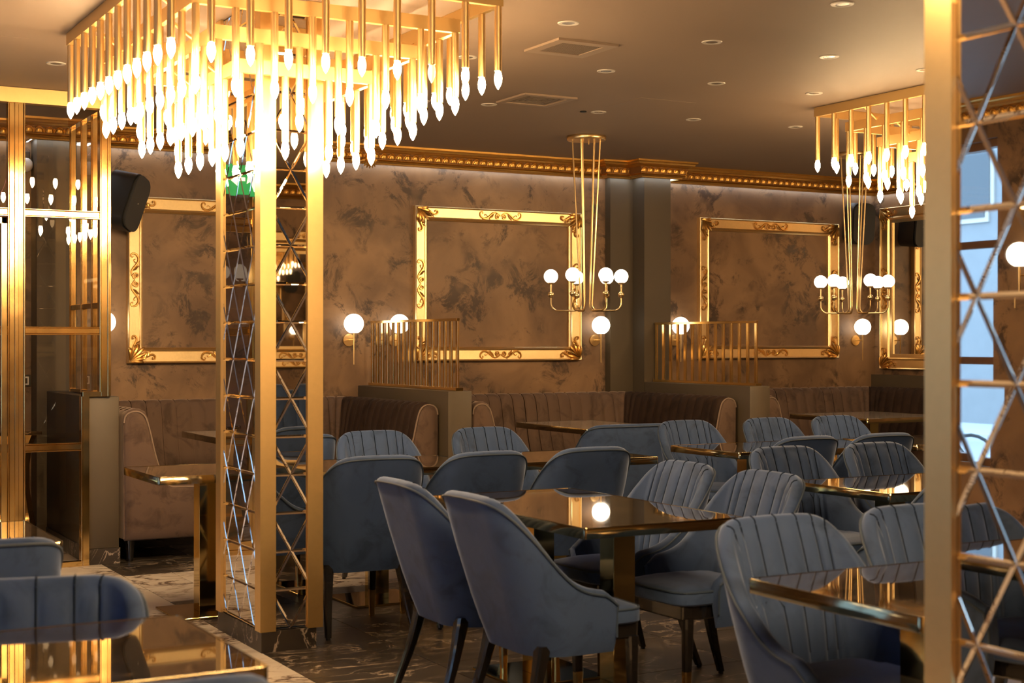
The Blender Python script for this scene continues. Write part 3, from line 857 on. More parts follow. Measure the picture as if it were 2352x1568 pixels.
for x, lab in ((2.055, 'switch plate with white rim on the wall inside the cabin'), (1.90, 'black switch plate at the left edge, inside the cabin')):
    t = thing('switch_plate', lab, 'switch', (x, YB, 1.14))
    obj('plate', MB().box(-0.042, 0.042, -0.010, 0, -0.042, 0.042, 0.003, 1), 'black_plastic', t)
    obj('rocker', MB().box(-0.026, 0.026, -0.014, -0.009, -0.030, 0.030, 0.002, 1), 'white_plastic' if x > 2 else 'grille_black', t)
    if x > 2: obj('rocker_centre', MB().box(-0.016, 0.016, -0.016, -0.013, -0.020, 0.020), 'black_plastic', t, smooth=0)
t = thing('exit_sign', 'hanging green emergency exit sign with white running figure, seen in the column mirror', 'sign', (1.32, 9.3, 2.48))
obj('sign_box', MB().box(-0.17, 0.17, -0.012, 0.012, -0.10, 0.10, 0.003, 1), 'exit_green', t)
for sx in (-0.14, 0.14):
    obj('hanger', MB().tube([(sx, 0, 0.10), (sx, 0, 0.52)], 0.003, 6), 'white_trim', t)
m = MB()
for s in (-1, 1):
    y0_, y1_ = (s * 0.012, s * 0.0145) if s > 0 else (s * 0.0145, s * 0.012)
    Mx = Matrix(((1, 0, 0, 0), (0, 0, 1, 0), (0, 1, 0, 0), (0, 0, 0, 1)))
    for poly in ([(-0.14, -0.08), (-0.06, -0.08), (-0.06, 0.08), (-0.14, 0.08)],
                 [(0.03, -0.012), (0.09, -0.012), (0.09, -0.035), (0.135, 0.0), (0.09, 0.035), (0.09, 0.012), (0.03, 0.012)],
                 [(-0.045, -0.07), (-0.025, -0.07), (-0.005, -0.015), (0.02, -0.03), (0.01, 0.03), (-0.03, 0.045), (-0.04, 0.0)]):
        m.prism(poly, y0_, y1_, M=Mx)
    m.lathe([(0.013, -0.0012), (0.013, 0.0012)], 10, M=Matrix.Rotation(R(90), 4, 'X'), c=(0.0, s * 0.0133, 0.062))
obj('pictogram', m, 'exit_white', t, smooth=0)
# ------------------------------------------------------------------ upholstered chairs
def build_chair(name, W=0.278, top=0.87, recl=0.165, tub=False):
    """local +X is the front; origin on the floor"""
    BOT = 0.305
    if tub:
        ztab = [(0, top), (0.30, top), (0.42, top - 0.012), (0.52, top - 0.05), (0.62, top - 0.13), (0.74, top - 0.20), (0.9, top - 0.225), (1.0, top - 0.26)]
    else:
        ztab = [(0, .872), (.15, .870), (.26, .862), (.36, .832), (.46, .762), (.56, .665), (.64, .590), (.74, .545), (.86, .528), (.95, .520), (1.0, .47)]
    xf = 0.165 if not tub else 0.16
    r0 = 0.15 if not tub else 0.13
    def plan(u, z, off):
        """u in -1..1 (0 = middle of the back), off = inward offset"""
        f = (z - BOT) / (top - BOT)
        xb = -0.165 - recl * f + off
        w = (W - 0.035) + 0.035 * min(1, f * 1.6) - off
        r = r0 - off * 0.9
        side = xf - (xb + r); arc = PI * r / 2; back = w - r
        s = abs(u); sg = 1 if u >= 0 else -1
        fb, fa = (0.15, 0.575) if not tub else (0.24, 0.56)
        if s <= fb:
            return xb, sg * back * s / fb
        if s <= fa:
            a = (s - fb) / (fa - fb) * PI / 2
            return xb + r - r * math.cos(a), sg * (back + r * math.sin(a))
        q = (s - fa) / (1 - fa)
        return xb + r + side * q, sg * w
    def ztop(u): return smooth_interp(abs(u), ztab)
    T = 0.048
    NU = 120
    us = [-1 + 2 * i / NU for i in range(NU + 1)]
    rows = []
    pitch = 0.1
    def groove(u, z):
        # upright channels; below the fork height they shift by half a pitch
        if abs(u) > 0.36: return 0.0
        fade = min(1, (0.36 - abs(u)) / 0.06)
        zf, hf = 0.665, 0.055
        g = (u / pitch) % 1.0
        if z > zf: d = min(g, 1 - g) * pitch
        elif z < zf - hf:
            g = (u / pitch + 0.5) % 1.0; d = min(g, 1 - g) * pitch
        else:
            k = (zf - z) / hf * 0.5
            g1 = (u / pitch + k) % 1.0; g2 = (u / pitch - k) % 1.0
            d = min(g1, 1 - g1, g2, 1 - g2) * pitch * 0.8
        x = min(1, d / (pitch * 0.5))
        return (math.sqrt(max(0, 1 - (1 - x) ** 2)) - 0.0) * 0.013 * fade
    NV = 22
    for u in us:
        zt = ztop(u)
        ring = []
        for j in range(7):                                   # outside, bottom to top
            z = BOT + (zt - 0.012 - BOT) * j / 6
            x, y = plan(u, z, 0.012 * (1 - min(1, j / 1.5)) if j < 2 else 0)
            ring.append((x, y, z))
        for j in range(1, 6):                                # rolled rim
            a = PI * j / 6
            o = T / 2 - T / 2 * math.cos(a)
            z = zt - 0.012 + 0.020 * math.sin(a)
            x, y = plan(u, zt - 0.012, o)
            ring.append((x, y, z))
        for j in range(NV + 1):                              # inside, top to bottom
            z = (zt - 0.012) + (0.40 - (zt - 0.012)) * j / NV
            bulge = 0.012 * math.sin(PI * j / NV)
            g = groove(u, z) * min(1, j / 1.5) if not tub else groove(u, z) * 0.8 * min(1, j / 1.5)
            x, y = plan(u, z, T + bulge + g)
            ring.append((x, y, z))
        rows.append(ring)
    seams = MB()
    for k in range(-3, 4):
        u = k * pitch; zt = ztop(u); pts = []
        for j in range(3, 7):
            a = PI * j / 6; o = T / 2 - (T / 2 + 0.001) * math.cos(a)
            x, y = plan(u, zt - 0.012, o); pts.append((x, y, zt - 0.012 + 0.0212 * math.sin(a)))
        seams.tube(pts, 0.0022, 5)
    def inner(u, z, zt):
        j = ((zt - 0.012) - z) / ((zt - 0.012) - 0.40) * NV
        return plan(u, z, T + 0.012 * math.sin(PI * max(0, min(1, j / NV))) + 0.0015)
    def seam(uz):
        pts = []
        for u, z in uz:
            zt = ztop(u)
            x, y = inner(u, min(z, zt - 0.014), zt); pts.append((x, y, min(z, zt - 0.004)))
        seams.tube(pts, 0.0024, 5)
    zf, hf = 0.665, 0.055
    for k in range(-3, 4):
        u = k * pitch; zt = ztop(u)
        if zt > zf + 0.03: seam([(u, zf + (zt - 0.014 - zf) * (8 - i) / 8) for i in range(9)])
        if abs(k) < 3:
            for s in (-1, 1): seam([(u, zf), (u + s * pitch * 0.25, zf - hf / 2), (u + s * pitch * 0.5, zf - hf)])
    for k in range(-3, 3):
        seam([((k + 0.5) * pitch, zf - hf - (zf - hf - 0.47) * i / 6) for i in range(7)])
    sh = MB(); V = sh.grid(rows)
    # front ends of the arms
    sh.face(V[0]); sh.face(V[-1][::-1])
    root = thing(name, None, 'chair')
    bk = obj('backrest', sh.mesh('backrest', 'blue_velvet', 60), None, root)
    tag(obj('channel_seams', seams, 'blue_seam', bk), kind='stuff')
    pip = MB()
    path = []
    for i in range(0, NU + 1, 2):
        u = us[i]; zt = ztop(u) - 0.010
        x, y = plan(u, zt, -0.003); path.append((x, y, zt))
    for sgn, idx in ((-1, 0), (1, -1)):
        x, y = plan(sgn, 0.40, -0.001)
        ext = [(x, y, z) for z in (0.44, 0.40, 0.36)]
        path = (ext[::-1] + path) if idx == 0 else (path + ext)
    pip.tube(path, 0.0045, 6)
    obj('piping', pip, 'blue_piping', bk)
    # seat cushion
    w = W - 0.055
    def seat_ring(z, g):
        P = [(-0.17 + g, -w + g * 1.0), (0.235 - g, -w + 0.0 + g), (0.285 - g, -w + 0.05 + g)]
        P = [(-0.125 + g, 0), (-0.12 + g, -w * 0.45), (-0.09 + g, -w * 0.72 + g * 0.5), (-0.03 + g, -w + 0.025 + g), (0.05, -w + 0.006 + g), (0.26 - g, -w + g + 0.006), (0.298 - g, -w + g + 0.022), (0.318 - g, -w + g + 0.055), (0.328 - g, 0)]
        return [(x, y, z) for x, y in P] + [(x, -y, z) for x, y in P[-2:0:-1]]
    zt = 0.468
    levels = [(0.392, 0.010), (0.400, 0.0), (0.435, 0.0), (0.448, 0.006), (0.456, 0.030), (zt, 0.070)]
    sm = MB(); V = sm.grid([seat_ring(z, g) for z, g in levels], closed_u=True)
    sm.face(V[0]); sm.face(V[-1])
    st = obj('seat', sm.mesh('seat', 'blue_velvet', 50), None, root)
    lp = seat_ring(0.446, 0.002)
    obj('piping', MB().tube(lp, 0.0045, 6), 'blue_piping', st)
    # frame and legs
    ap = MB().box(-0.10, 0.295, -w + 0.030, w - 0.030, 0.335, 0.396, 0.006, 1)
    obj('apron', ap, 'black_lacquer', root)
    for s in (-1, 1):
        yl = s * (w - 0.032)
        def qleg(pts, wid):
            mb = MB(); rows_ = []
            for (x, y, z), q in zip(pts, wid):
                c_ = q * 0.35
                P = [(-q, -q + c_), (-q + c_, -q), (q - c_, -q), (q, -q + c_), (q, q - c_), (q - c_, q), (-q + c_, q), (-q, q - c_)]
                rows_.append([(x + a, y + b_, z) for a, b_ in P])
            V = mb.grid(rows_, closed_u=True); mb.face(V[0]); mb.face(V[-1])
            return mb
        lf = obj('leg', qleg([(0.270, yl, 0.345), (0.272, yl, 0.20), (0.274, yl, 0.115)], [0.021, 0.018, 0.0155]), 'black_lacquer', root)
        obj('leg_tip', qleg([(0.274, yl, 0.140), (0.276, yl, 0.001)], [0.0168, 0.0125]), 'polished_brass', lf)
        br = cr([(0.20, yl, 0.302), (0.222, yl, 0.296), (0.232, yl, 0.27)], 3)
        obj('leg', qleg(cr([(-0.105, s * (w - 0.035), 0.345), (-0.125, s * (w - 0.028), 0.26), (-0.155, s * (w - 0.018), 0.15), (-0.205, s * (w - 0.002), 0.010)], 3), [0.027, 0.026, 0.0245, 0.0225, 0.021, 0.0195, 0.018, 0.0165, 0.015, 0.014]), 'black_lacquer', root)
        fp = obj('leg_foot', MB().lathe([(0.011, 0.0), (0.011, 0.012)], 8, c=(-0.207, s * (w - 0.001), 0)), 'rubber', root)
    return root

FX, FNX, FY, FNY = 0, PI, PI / 2, -PI / 2
proto = build_chair('velvet_chair')
tubp = build_chair('tub_chair', W=0.355, top=0.825, recl=0.08, tub=True)
G1 = 'blue velvet dining chairs around the stone tables'
CH = [
    (2.72, 5.32, FX, 'blue velvet chair seen from behind, the farther of the pair left of the front table'),
    (2.72, 4.70, FX, 'large blue velvet chair seen from behind and side, nearest chair left of the front table'),
    (3.62, 5.46, FNX, 'channel-backed blue chair on the right side of the front table, the farther one'),
    (3.63, 4.87, FNX, 'channel-backed blue chair right of the front table, the nearer one with its seat visible'),
    (2.94, 3.34, FNY, 'big channel-backed blue chair behind the table corner at the lower right'),
    (3.53, 3.36, FNY, 'channel-backed blue chair beside the near post, behind the lower right table'),
    (2.85, 6.76, FY, 'grey-blue chair with plain back, right beside the mirror column'),
    (3.42, 6.75, FY, 'grey-blue chair with plain back, middle of three backs before the back table'),
    (4.05, 6.75, FY, 'grey-blue chair with plain back, rightmost of three backs before the back table'),
    (3.60, 8.00, FNY, 'channel-backed blue chair behind the back table, near the first brown bench end'),
    (4.38, 8.00, FNY, 'channel-backed blue chair behind the back table, before the first partition end'),
    (5.97, 8.05, FNY, 'channel-backed blue chair at the left end of the middle-right table'),
    (6.70, 8.05, FNY, 'channel-backed blue chair in front of the right partition end'),
    (7.32, 8.05, FNY, 'channel-backed blue chair before the white table of the right booth'),
    (5.60, 6.90, FY, 'chair with plain grey back at the near side of the middle-right table, the left one'),
    (6.20, 6.90, FY, 'chair with plain grey back at the near side of the middle-right table, the right one'),
    (4.93, 5.72, FNY, 'channel-backed blue chair at the far side of the right table, left of two'),
    (5.56, 5.72, FNY, 'channel-backed blue chair behind the right table, right of two, by the post'),
    (4.73, 4.80, FY, 'blue chair at the near side of the right table, mostly behind the near post'),
    (-0.90, 4.2, FNY, 'blue chair at the left window table, seen in the near column mirror'),
    (-0.90, 2.55, FY, 'second blue chair at the left window table'),
]
rr = random.Random(3)
for i, (x, y, rz, lab) in enumerate(CH):
    j = rz + R(rr.uniform(-2.0, 2.0))
    if i == 0:
        o = proto; o.location = (x, y, 0); o.rotation_euler = (0, 0, j); tag(o, lab, None, G1)
    else:
        dup(proto, (x, y, 0), j, lab, G1)
TB = [
    (5.85, 9.03, FY, 'wide blue velvet tub chair closing the middle booth, plain straight back'),
    (3.25, 9.03, FY, 'wide blue velvet tub chair at the left booth table, half behind the column'),
    (0.60, 3.60, FNY - 0.22, 'blue channelled tub chair at the lower left, out of focus behind the near table'),
    (0.63, 4.80, FY, 'blue tub chair with rolled rim at the left edge, before a small table'),
    (0.58, 2.74, FY, 'blue tub chair whose rim just shows under the nearest table at the bottom left'),
]
for i, (x, y, rz, lab) in enumerate(TB):
    j = rz + R(rr.uniform(-1.5, 1.5))
    if i == 0:
        o = tubp; o.location = (x, y, 0); o.rotation_euler = (0, 0, j); tag(o, lab, None, 'wide blue tub chairs')
    else:
        dup(tubp, (x, y, 0), j, lab, 'wide blue tub chairs')

# ------------------------------------------------------------------ tables
def table(x0, x1, y0, y1, label, top='dark_table_stone', h=0.75, legs=1, axis='x', big=False):
    cx, cy = (x0 + x1) / 2, (y0 + y1) / 2
    hx, hy = (x1 - x0) / 2, (y1 - y0) / 2
    t = thing('pedestal_table', label, 'table', (cx, cy, 0))
    obj('tabletop', MB().box(-hx + 0.004, hx - 0.004, -hy + 0.004, hy - 0.004, h - 0.035, h, 0.001, 1), top, t, smooth=0)
    m = MB(); e = 0.0045; r = 0.014
    def ring(g, z):
        P = []
        for (sx, sy, a0) in ((1, 1, 0), (-1, 1, 90), (-1, -1, 180), (1, -1, 270)):
            for k in range(4):
                a = R(a0 + 30 * k)
                P.append((sx * (hx - r) + (r - g) * math.cos(a), sy * (hy - r) + (r - g) * math.sin(a), z))
        return P
    m.grid([ring(e, h - 0.040), ring(0, h - 0.040), ring(0, h - 0.0005), ring(0.0012, h + 0.0012), ring(e, h + 0.0012), ring(e, h - 0.040)], closed_u=True)
    obj('brass_edge', m, 'edge_brass', t, smooth=35)
    spots = [0.0] if legs == 1 else [-0.24 * (2 * (hx if axis == 'x' else hy)), 0.24 * (2 * (hx if axis == 'x' else hy))]
    for s in spots:
        px, py = (s, 0) if axis == 'x' else (0, s)
        p = obj('pedestal', MB().box(px - 0.05, px + 0.05, py - 0.05, py + 0.05, 0.012, h - 0.038, 0.002, 1), 'pedestal_brass', t)
        obj('base_plate', MB().box(px - 0.21, px + 0.21, py - 0.21, py + 0.21, 0.001, 0.013, 0.002, 1), 'pedestal_brass', p)
        obj('top_plate', MB().box(px - 0.12, px + 0.12, py - 0.12, py + 0.12, h - 0.046, h - 0.036), 'polished_brass', p, smooth=0)
    return t
table(2.78, 3.50, 4.50, 5.79, 'glossy dark stone table with brass edge in the middle of the photo', legs=2, axis='y')
table(1.985, 2.68, 7.22, 7.90, 'small dark table with square brass pedestal just left of the mirror column')
table(2.72, 3.82, 7.10, 7.83, 'dark table with brass edge in the row behind the three plain chair backs, left one')
table(3.92, 4.90, 7.10, 7.83, 'dark table with brass edge in the row behind the three plain chair backs, right one')
table(5.50, 6.85, 7.12, 7.85, 'dark brass-edged table in the back row in front of the brown booth bench end', legs=2)
table(6.95, 8.00, 7.12, 7.85, 'dark brass-edged table farthest right in the back row')
table(4.60, 5.85, 4.88, 5.57, 'dark brass-edged table reflecting a chair, just left of the near post', legs=2)
table(2.60, 3.95, 2.65, 3.33, 'dark brass-edged table corner at the lower right, out of focus', legs=2)
table(-0.30, 1.03, 2.90, 3.56, 'nearest dark glossy table at the bottom left corner, out of focus', legs=2)
table(0.00, 1.07, 5.05, 5.72, 'dark table corner with brass edge at the left edge of the photo')
table(5.60, 6.31, 9.03, 10.09, 'white marble table with brass edge in the middle booth', 'white_table_stone', h=0.79, axis='y')
table(8.36, 9.33, 9.13, 10.12, 'white marble table with brass edge in the right booth', 'white_table_stone', h=0.79)
table(2.97, 3.67, 9.20, 10.20, 'white marble table of the left booth, half behind the mirror column', 'white_table_stone', h=0.79, axis='y')
table(-1.30, -0.50, 3.00, 3.75, 'dark table by the left windows, seen in mirrors')

# ------------------------------------------------------------------ booth sofas
def rpath(x0, x1, ye, yb, r, step=0.011):
    """left wing end -> back -> right wing end, along the wall line; returns (x, y, nx, ny, s, corner)"""
    P = []
    def add(x, y, nx, ny, c): P.append((x, y, nx, ny, c))
    n = int((yb - r - ye) / step)
    for i in range(n): add(x0, ye + (yb - r - ye) * i / n, 1, 0, 0)
    m = 26
    for i in range(m):
        a = PI / 2 * i / m
        add(x0 + r - r * math.cos(a), yb - r + r * math.sin(a), math.cos(a), -math.sin(a), 1)
    n2 = int((x1 - x0 - 2 * r) / step)
    for i in range(n2): add(x0 + r + (x1 - x0 - 2 * r) * i / n2, yb, 0, -1, 0)
    for i in range(m):
        a = PI / 2 * i / m
        add(x1 - r + r * math.sin(a), yb - r + r * math.cos(a), -math.sin(a), -math.cos(a), 1)
    for i in range(n + 1): add(x1, yb - r - (yb - r - ye) * i / n, -1, 0, 0)
    S = [0]
    for a, b in zip(P, P[1:]): S.append(S[-1] + math.hypot(b[0] - a[0], b[1] - a[1]))
    return P, S
BPROF = [(0.015, 0.15), (0.012, 0.90), (0.020, 0.945), (0.045, 0.972), (0.080, 0.982), (0.115, 0.975), (0.142, 0.955), (0.160, 0.92), (0.180, 0.84), (0.200, 0.74), (0.222, 0.64), (0.250, 0.55), (0.285, 0.46), (0.300, 0.40)]
def booth(x0, x1, ye, yb, label, fabric='taupe_velvet'):
    x0 += 0.012; x1 -= 0.012; yb -= 0.012
    t = thing('booth_sofa', label, 'sofa', ((x0 + x1) / 2, yb, 0), group='brown velvet booth sofas along the back wall')
    ox, oy = (x0 + x1) / 2, yb
    P, S = rpath(x0, x1, ye, yb, 0.32)
    tot = S[-1]; nchan = round(tot / 0.112); pitch = tot / nchan
    rows = []
    for i, (x, y, nx, ny, c) in enumerate(P):
        g = (S[i] / pitch) % 1.0
        d = min(g, 1 - g) * 2
        b = math.sqrt(max(0, 1 - (1 - min(1, d * 1.05)) ** 2)) * 0.020
        # rounded front ends of the wings
        e = min(S[i], tot - S[i]); er = 0.05
        k = 0 if e > er else (1 - math.sqrt(1 - (1 - e / er) ** 2))
        ring = []
        for j, (o, z) in enumerate(BPROF):
            w = b * (0 if j < 3 else min(1, (j - 2) / 3))
            oo = o + w * (1 if j > 5 else 0.5); zz = z + (w * 0.6 if 3 <= j <= 6 else 0)
            zz -= 0.03 * k * (1 if z > 0.5 else 0); oo -= 0.03 * k * (o / 0.3)
            ring.append((x + nx * oo - ox, y + ny * oo - oy, zz))
        rows.append(ring)
    mb = MB(); V = mb.grid(rows)
    mb.face(V[0]); mb.face(V[-1][::-1])
    mb.bm.free()
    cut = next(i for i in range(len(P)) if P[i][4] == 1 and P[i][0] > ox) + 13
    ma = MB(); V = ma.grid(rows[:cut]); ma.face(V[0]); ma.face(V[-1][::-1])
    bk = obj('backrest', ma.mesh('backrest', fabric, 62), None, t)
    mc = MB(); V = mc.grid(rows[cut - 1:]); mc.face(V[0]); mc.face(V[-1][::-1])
    wb = obj('wing_backrest', mc.mesh('wing_backrest', 'shaded_taupe_velvet', 62), None, t); wb['label'] = 'brown velvet backrest of the right wing, its shade painted into the colour'
    sm = MB()
    for k in range(1, nchan):
        i = min(range(len(P)), key=lambda i: abs(S[i] - k * pitch))
        x, y, nx, ny, c = P[i]
        sm.tube([(x + nx * (o + 0.002) - ox, y + ny * (o + 0.002) - oy, z + (0.001 if j < 5 else 0)) for j, (o, z) in enumerate(BPROF[3:])], 0.0055, 5)
    tag(obj('channel_seams', sm, 'taupe_seam', bk), kind='stuff')
    # seat slab: U shape with rounded inner corners
    def useat(o1, z0, z1, rr_, ye_, edge):
        def ring(g, z):
            a = o1 - g; r = rr_
            P = [(x0 + 0.03, ye_ + g), (x0 + a - 0.05, ye_ + g), (x0 + a, ye_ + g + 0.05)]
            yi = yb - a
            for k in range(7):
                q = PI / 2 * k / 6
                P.append((x0 + a + r - r * math.cos(q), yi - r + r * math.sin(q)))
            for k in range(7):
                q = PI / 2 * k / 6
                P.append((x1 - a - r + r * math.sin(q), yi - r + r * math.cos(q)))
            P += [(x1 - a, ye_ + g + 0.05), (x1 - a + 0.05, ye_ + g), (x1 - 0.03, ye_ + g), (x1 - 0.03, yb - 0.03), (x0 + 0.03, yb - 0.03)]
            return [(x - ox, y - oy, z) for x, y in P]
        m = MB(); V = m.grid([ring(edge, z0), ring(0, z0 + edge), ring(0, z1 - edge), ring(edge * 0.35, z1 - edge * 0.3), ring(edge, z1)], closed_u=True)
        m.face(V[0]); m.face(V[-1]); return m
    obj('seat', useat(0.62, 0.33, 0.475, 0.10, ye + 0.01, 0.022), fabric, t, smooth=50)
    obj('seat_base', useat(0.585, 0.14, 0.335, 0.10, ye + 0.015, 0.006), fabric, t, smooth=40)
    # upholstered end panels with piping
    for s, xx in ((1, x0), (-1, x1)):
        pan = [(0.020, 0.14), (0.014, 0.90), (0.022, 0.940), (0.045, 0.962), (0.080, 0.972), (0.112, 0.965), (0.136, 0.945), (0.156, 0.91), (0.178, 0.83), (0.200, 0.73), (0.224, 0.64), (0.255, 0.555), (0.29, 0.495), (0.33, 0.472), (0.60, 0.465), (0.618, 0.44), (0.618, 0.16), (0.600, 0.14)]
        cx_ = sum(p[0] for p in pan) / len(pan); cz_ = 0.42
        rows = []
        for sc_, dy in ((1.0, 0.03), (1.0, 0.0), (0.965, -0.012), (0.80, -0.020), (0.45, -0.024)):
            rows.append([(xx + s * (cx_ + (p[0] - cx_) * sc_) - ox, ye + dy - oy, cz_ + (p[1] - cz_) * sc_) for p in pan])
        m = MB(); V = m.grid(rows, closed_u=True); m.face(V[-1]); m.face(V[0])
        pn = obj('end_panel', m, fabric, t, smooth=50)
        pp = [(xx + s * (p[0] + (0.006 if 4 < k < 14 else 0)) - ox, ye - 0.003 - oy, p[1] + (0.003 if 3 < k < 15 else 0)) for k, p in enumerate(pan[1:-2])]
        obj('piping', MB().tube(cr(pp, 2), 0.006, 6), 'taupe_piping', pn)
    for (lx, ly) in ((x0 + 0.07, ye + 0.07), (x0 + 0.52, ye + 0.07), (x1 - 0.07, ye + 0.07), (x1 - 0.52, ye + 0.07), (x0 + 0.52, yb - 0.5), (x1 - 0.52, yb - 0.5), ((x0 + x1) / 2, yb - 0.5), (x0 + 0.07, yb - 0.1), (x1 - 0.07, yb - 0.1)):
        obj('leg', MB().lathe([(0.022, 0.001), (0.034, 0.15)], 12, c=(lx - ox, ly - oy, 0)), 'black_lacquer', t)
    return t
booth(2.36, 4.65, 9.48, YB, 'brown velvet booth sofa in the left booth, its big side panel facing the room')
booth(4.84, 7.25, 9.40, 10.915, 'brown velvet booth sofa in the middle booth between the two brass screens')
booth(7.45, XR - 0.05, 9.36, 10.99, 'brown velvet booth sofa in the right booth by the room corner')
# banquette behind the viewer (seen in the column mirrors)
t = thing('banquette', 'blue velvet banquette along the wall behind the viewer', 'sofa', (4.6, YF, 0))
rows = []
n = 400; Lq = 5.6
for i in range(n + 1):
    x = -Lq / 2 + Lq * i / n; g = (x / 0.14) % 1.0; d = min(g, 1 - g) * 2
    b = math.sqrt(max(0, 1 - (1 - d) ** 2)) * 0.016
    rows.append([(x, o + (b if j > 4 else 0), z) for j, (o, z) in enumerate(BPROF)])
mb = MB(); V = mb.grid(rows); mb.face(V[0]); mb.face(V[-1][::-1])
obj('backrest', mb.mesh('backrest', 'blue_velvet', 62), None, t)
obj('seat', MB().box(-Lq / 2, Lq / 2, 0.02, 0.62, 0.33, 0.475, 0.02, 3), 'blue_velvet', t)
obj('seat_base', MB().box(-Lq / 2 + 0.01, Lq / 2 - 0.01, 0.02, 0.58, 0.0, 0.335), 'black_plastic', t, smooth=0)

# ------------------------------------------------------------------ brass and glass cabin
t = thing('glass_cabin', 'polished brass and glass partition cabin at the left edge', 'partition', (2.275, 9.50, 0))
def B(name, x0, x1, y0, y1, z0, z1, par=None, mat='polished_brass'):
    return obj(name, MB().box(x0, x1, y0, y1, z0, z1, 0.002, 1) if mat == 'polished_brass' else MB().box(x0, x1, y0, y1, z0, z1), mat, par or t, smooth=35 if mat == 'polished_brass' else 0)
zt = 2.905
B('top_beam', -2.6, 0.035, -0.03, 0.05, zt, ZC - 0.003, mat='satin_gold')
posts = [-1.65, -1.085, -0.555]
for px in posts:
    p = B('post', px - 0.042, px + 0.042, -0.025, 0.03, 0.0, zt)
    B('post_bead', px - 0.012, px + 0.012, -0.036, -0.022, 0.0, zt, p)
    B('glazing_bead', px - 0.052, px - 0.044, -0.034, 0.034, 0.03, zt, p)
    B('glazing_bead', px + 0.044, px + 0.052, -0.034, 0.034, 0.03, zt, p)
p = B('post', -0.035, 0.028, -0.025, 0.03, 1.072, zt)
B('glazing_bead', -0.045, -0.037, -0.034, 0.034, 1.10, zt, p)
B('post_bead', 0.004, 0.016, -0.036, -0.022, 1.072, zt, p)
p = B('post', -0.150, -0.108, -0.025, 0.03, 0.0, 1.10)
B('glazing_bead', -0.160, -0.152, -0.034, 0.034, 0.03, 1.075, p)
B('step_rail', -0.150, 0.028, -0.024, 0.029, 1.072, 1.105)
B('bottom_rail', -2.6, -0.15, -0.024, 0.029, 0.0, 0.032)
spans = [(-2.6, posts[0] - 0.042), (posts[0] + 0.042, posts[1] - 0.042), (posts[1] + 0.042, posts[2] - 0.042), (posts[2] + 0.042, None)]
for a, b in spans:
    for z in (2.225, 1.49, 0.758):
        bb = b if b is not None else (-0.035 if z > 1.1 else -0.15)
        p = B('rail', a, bb, -0.022, 0.027, z - 0.017, z + 0.017)
        B('glazing_bead', a, bb, -0.031, 0.034, z + 0.019, z + 0.026, p); B('glazing_bead', a, bb, -0.031, 0.034, z - 0.026, z - 0.019, p)
    zz = [0.032, 0.741, 1.473, 2.208, zt]
    for z0, z1 in zip(zz, zz[1:]):
        bb = b if b is not None else (-0.035 if z0 > 1.1 else -0.15)
        if b is None and z0 < 1.1 < z1:
            B('pane', a, -0.035, -0.002, 0.004, 1.10, z1, mat='cabin_glass'); B('pane', a, -0.15, -0.002, 0.004, z0, 1.10, mat='cabin_glass')
        else:
            B('pane', a, bb, -0.002, 0.004, z0 + 0.01, z1 - 0.01, mat='cabin_glass')
# door leaf frame in the next bay
dx0, dx1 = posts[1] + 0.055, posts[2] - 0.058
d = B('door', dx0, dx0 + 0.03, -0.045, -0.02, 0.04, 2.19)
B('stile', dx1 - 0.035, dx1, -0.045, -0.02, 0.04, 2.19, d); B('door_rail', dx0, dx1, -0.045, -0.02, 2.15, 2.19, d); B('door_rail', dx0, dx1, -0.045, -0.02, 0.04, 0.09, d)
# side screen on the partition, running to the wall
y1s = 0.96
p = B('side_beam', -0.03, 0.022, 0.05, y1s, zt, ZC - 0.003)
for yy in (0.30, 0.60, y1s - 0.02):
    q = B('side_post', -0.02, 0.014, yy - 0.024, yy + 0.024, 1.075, zt)
    B('post_bead', -0.026, -0.018, yy - 0.007, yy + 0.007, 1.075, zt, q)
B('side_rail', -0.022, 0.016, 0.03, y1s, 1.64, 1.675); B('side_rail', -0.022, 0.016, 0.03, y1s, 1.075, 1.10)
for a, b in ((0.03, 0.276), (0.324, 0.576), (0.624, 0.916)):
    for z0, z1 in ((1.10, 1.64), (1.675, zt)):
        B('pane', -0.004, 0.002, a, b, z0, z1, mat='cabin_glass')
# curved brass desk inside the cabin
t = thing('brass_desk', 'curved brass reception desk behind the cabin glass', 'desk', (1.55, 10.35, 0))
rows = []
for z, w in [(0.0, 0.44), (0.17, 0.44), (0.18, 0.425), (0.30, 0.405), (0.45, 0.385), (0.60, 0.385), (0.72, 0.40), (0.80, 0.43)]:
    rows.append([(-w, -w * 0.5, z), (w * 0.9, -w * 0.5, z), (w, -w * 0.4, z), (w, w * 0.4, z), (w * 0.9, w * 0.5, z), (-w, w * 0.5, z)])
m = MB(); V = m.grid(rows, closed_u=True); m.face(V[0]); m.face(V[-1])
obj('desk_body', m, 'polished_brass', t, smooth=40)
obj('desk_top', MB().box(-0.45, 0.45, -0.24, 0.24, 0.80, 0.825, 0.003, 1), 'dark_table_stone', t)

# cornice bracket ornament near the chandelier
m = MB()
for i in range(9):
    a = R(200 + i * 17.5)
    m.tube([(0.03 * math.cos(a), -0.012, 0.03 * math.sin(a)), (0.055 * math.cos(a), -0.024, 0.055 * math.sin(a)), (0.085 * math.cos(a), -0.008, 0.085 * math.sin(a))], [0.008, 0.014, 0.003], 6)
m.lathe([(0.035, 0.0), (0.030, 0.018), (0.012, 0.028), (0, 0.03)], 14, M=Matrix.Rotation(R(90), 4, 'X'))
o = tag(obj('acanthus_bracket', m, 'cornice_gold', loc=(4.70, YB - 0.115, 2.895)), 'small carved gold leaf bracket on the cornice beside the chandelier tips', 'ornament')

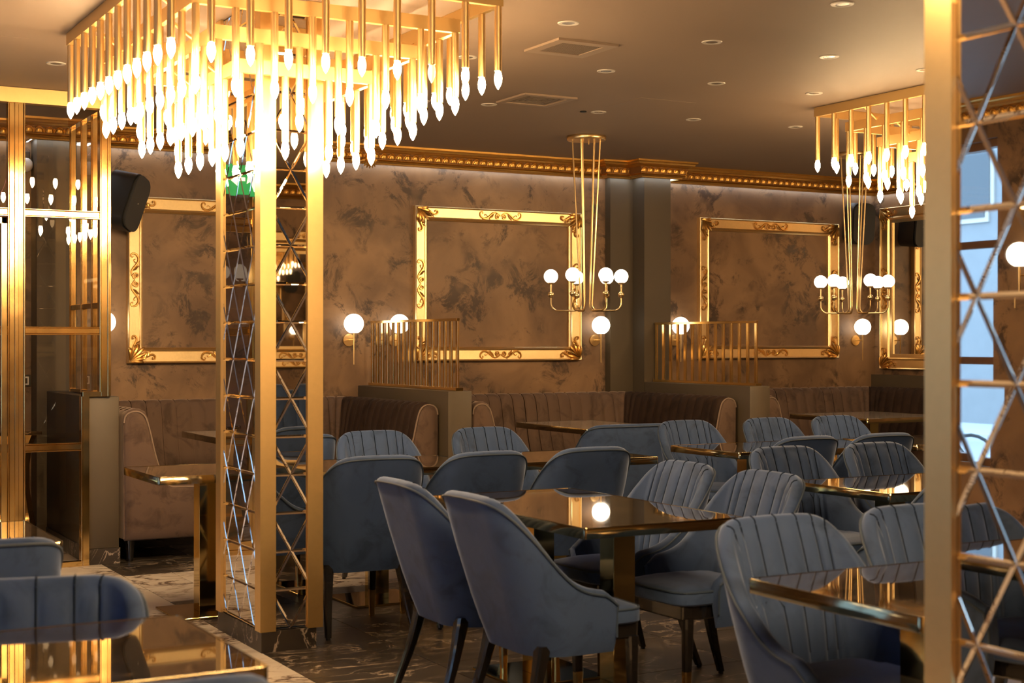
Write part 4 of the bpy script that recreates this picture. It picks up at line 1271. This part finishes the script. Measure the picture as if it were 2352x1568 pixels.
# ------------------------------------------------------------------ the street outside the left windows
def ext(name, x0, x1, y0, y1, z0, z1, mat, label, cat):
    return tag(obj(name, MB().box(x0, x1, y0, y1, z0, z1), mat, smooth=0), label, cat)
ext('pavement', -6.5, XL - 0.2, -20, 30, -0.30, -0.15, 'pavement', 'grey pavement outside the left windows', 'pavement')
ext('road', -16, -6.5, -20, 30, -0.40, -0.28, 'asphalt', 'pale asphalt road outside the windows, seen in mirrors', 'road')
ext('far_pavement', -19, -16, -20, 30, -0.30, -0.15, 'pavement', 'pavement across the road, seen in mirrors', 'pavement')
t = thing('street_building', 'grey building across the street with rows of windows, seen in mirrors', 'building', (-19, 8, -0.15))
obj('wall', MB().box(-4, 0, -22, 24, 0, 11), 'facade', t, smooth=0)
obj('awning', MB().box(-0.2, 1.4, -3, 10, 2.9, 3.5), 'white_plastic', t, smooth=0)
for i in range(12):
    for k in range(3):
        w = obj('window', MB().box(-0.02, 0.05, i * 3.4 - 20, i * 3.4 - 18.4, 4.2 + k * 2.4, 5.8 + k * 2.4), 'white_trim', t, smooth=0)
        obj('pane', MB().box(0.04, 0.07, i * 3.4 - 19.9, i * 3.4 - 18.5, 4.3 + k * 2.4, 5.7 + k * 2.4), 'facade_glass', w, smooth=0)
def bicycle(y, label, x=-6.9):
    t = thing('bicycle', label, 'bicycle', (x, y, -0.15), R(80))
    for wx in (-0.5, 0.5):
        o = obj('wheel', MB().tube([(wx + 0.33 * math.cos(a), 0, 0.34 + 0.33 * math.sin(a)) for a in [2 * PI * i / 24 for i in range(25)]], 0.018, 6), 'rubber', t)
    m = MB()
    for a, b in (((-0.5, 0, 0.34), (0.0, 0, 0.30)), ((0.0, 0, 0.30), (-0.15, 0, 0.80)), ((-0.5, 0, 0.34), (-0.13, 0, 0.72)), ((-0.13, 0, 0.72), (0.36, 0, 0.78)), ((0.0, 0, 0.30), (0.38, 0, 0.70)), ((0.5, 0, 0.34), (0.36, 0, 0.92))):
        m.tube([a, b], 0.016, 6)
    obj('bike_frame', m, 'black_lacquer', t)
    obj('handlebar', MB().tube([(0.36, -0.27, 0.96), (0.38, 0, 0.93), (0.36, 0.27, 0.96)], 0.012, 6), 'black_lacquer', t)
    obj('saddle', MB().box(-0.28, -0.04, -0.06, 0.06, 0.80, 0.85, 0.02, 2), 'rubber', t)
for y, l in ((11.6, 'bicycle parked on the pavement outside, first'), (12.5, 'bicycle parked on the pavement outside, second one along'), (13.3, 'bicycle parked on the pavement outside, farthest along')):
    bicycle(y, l)
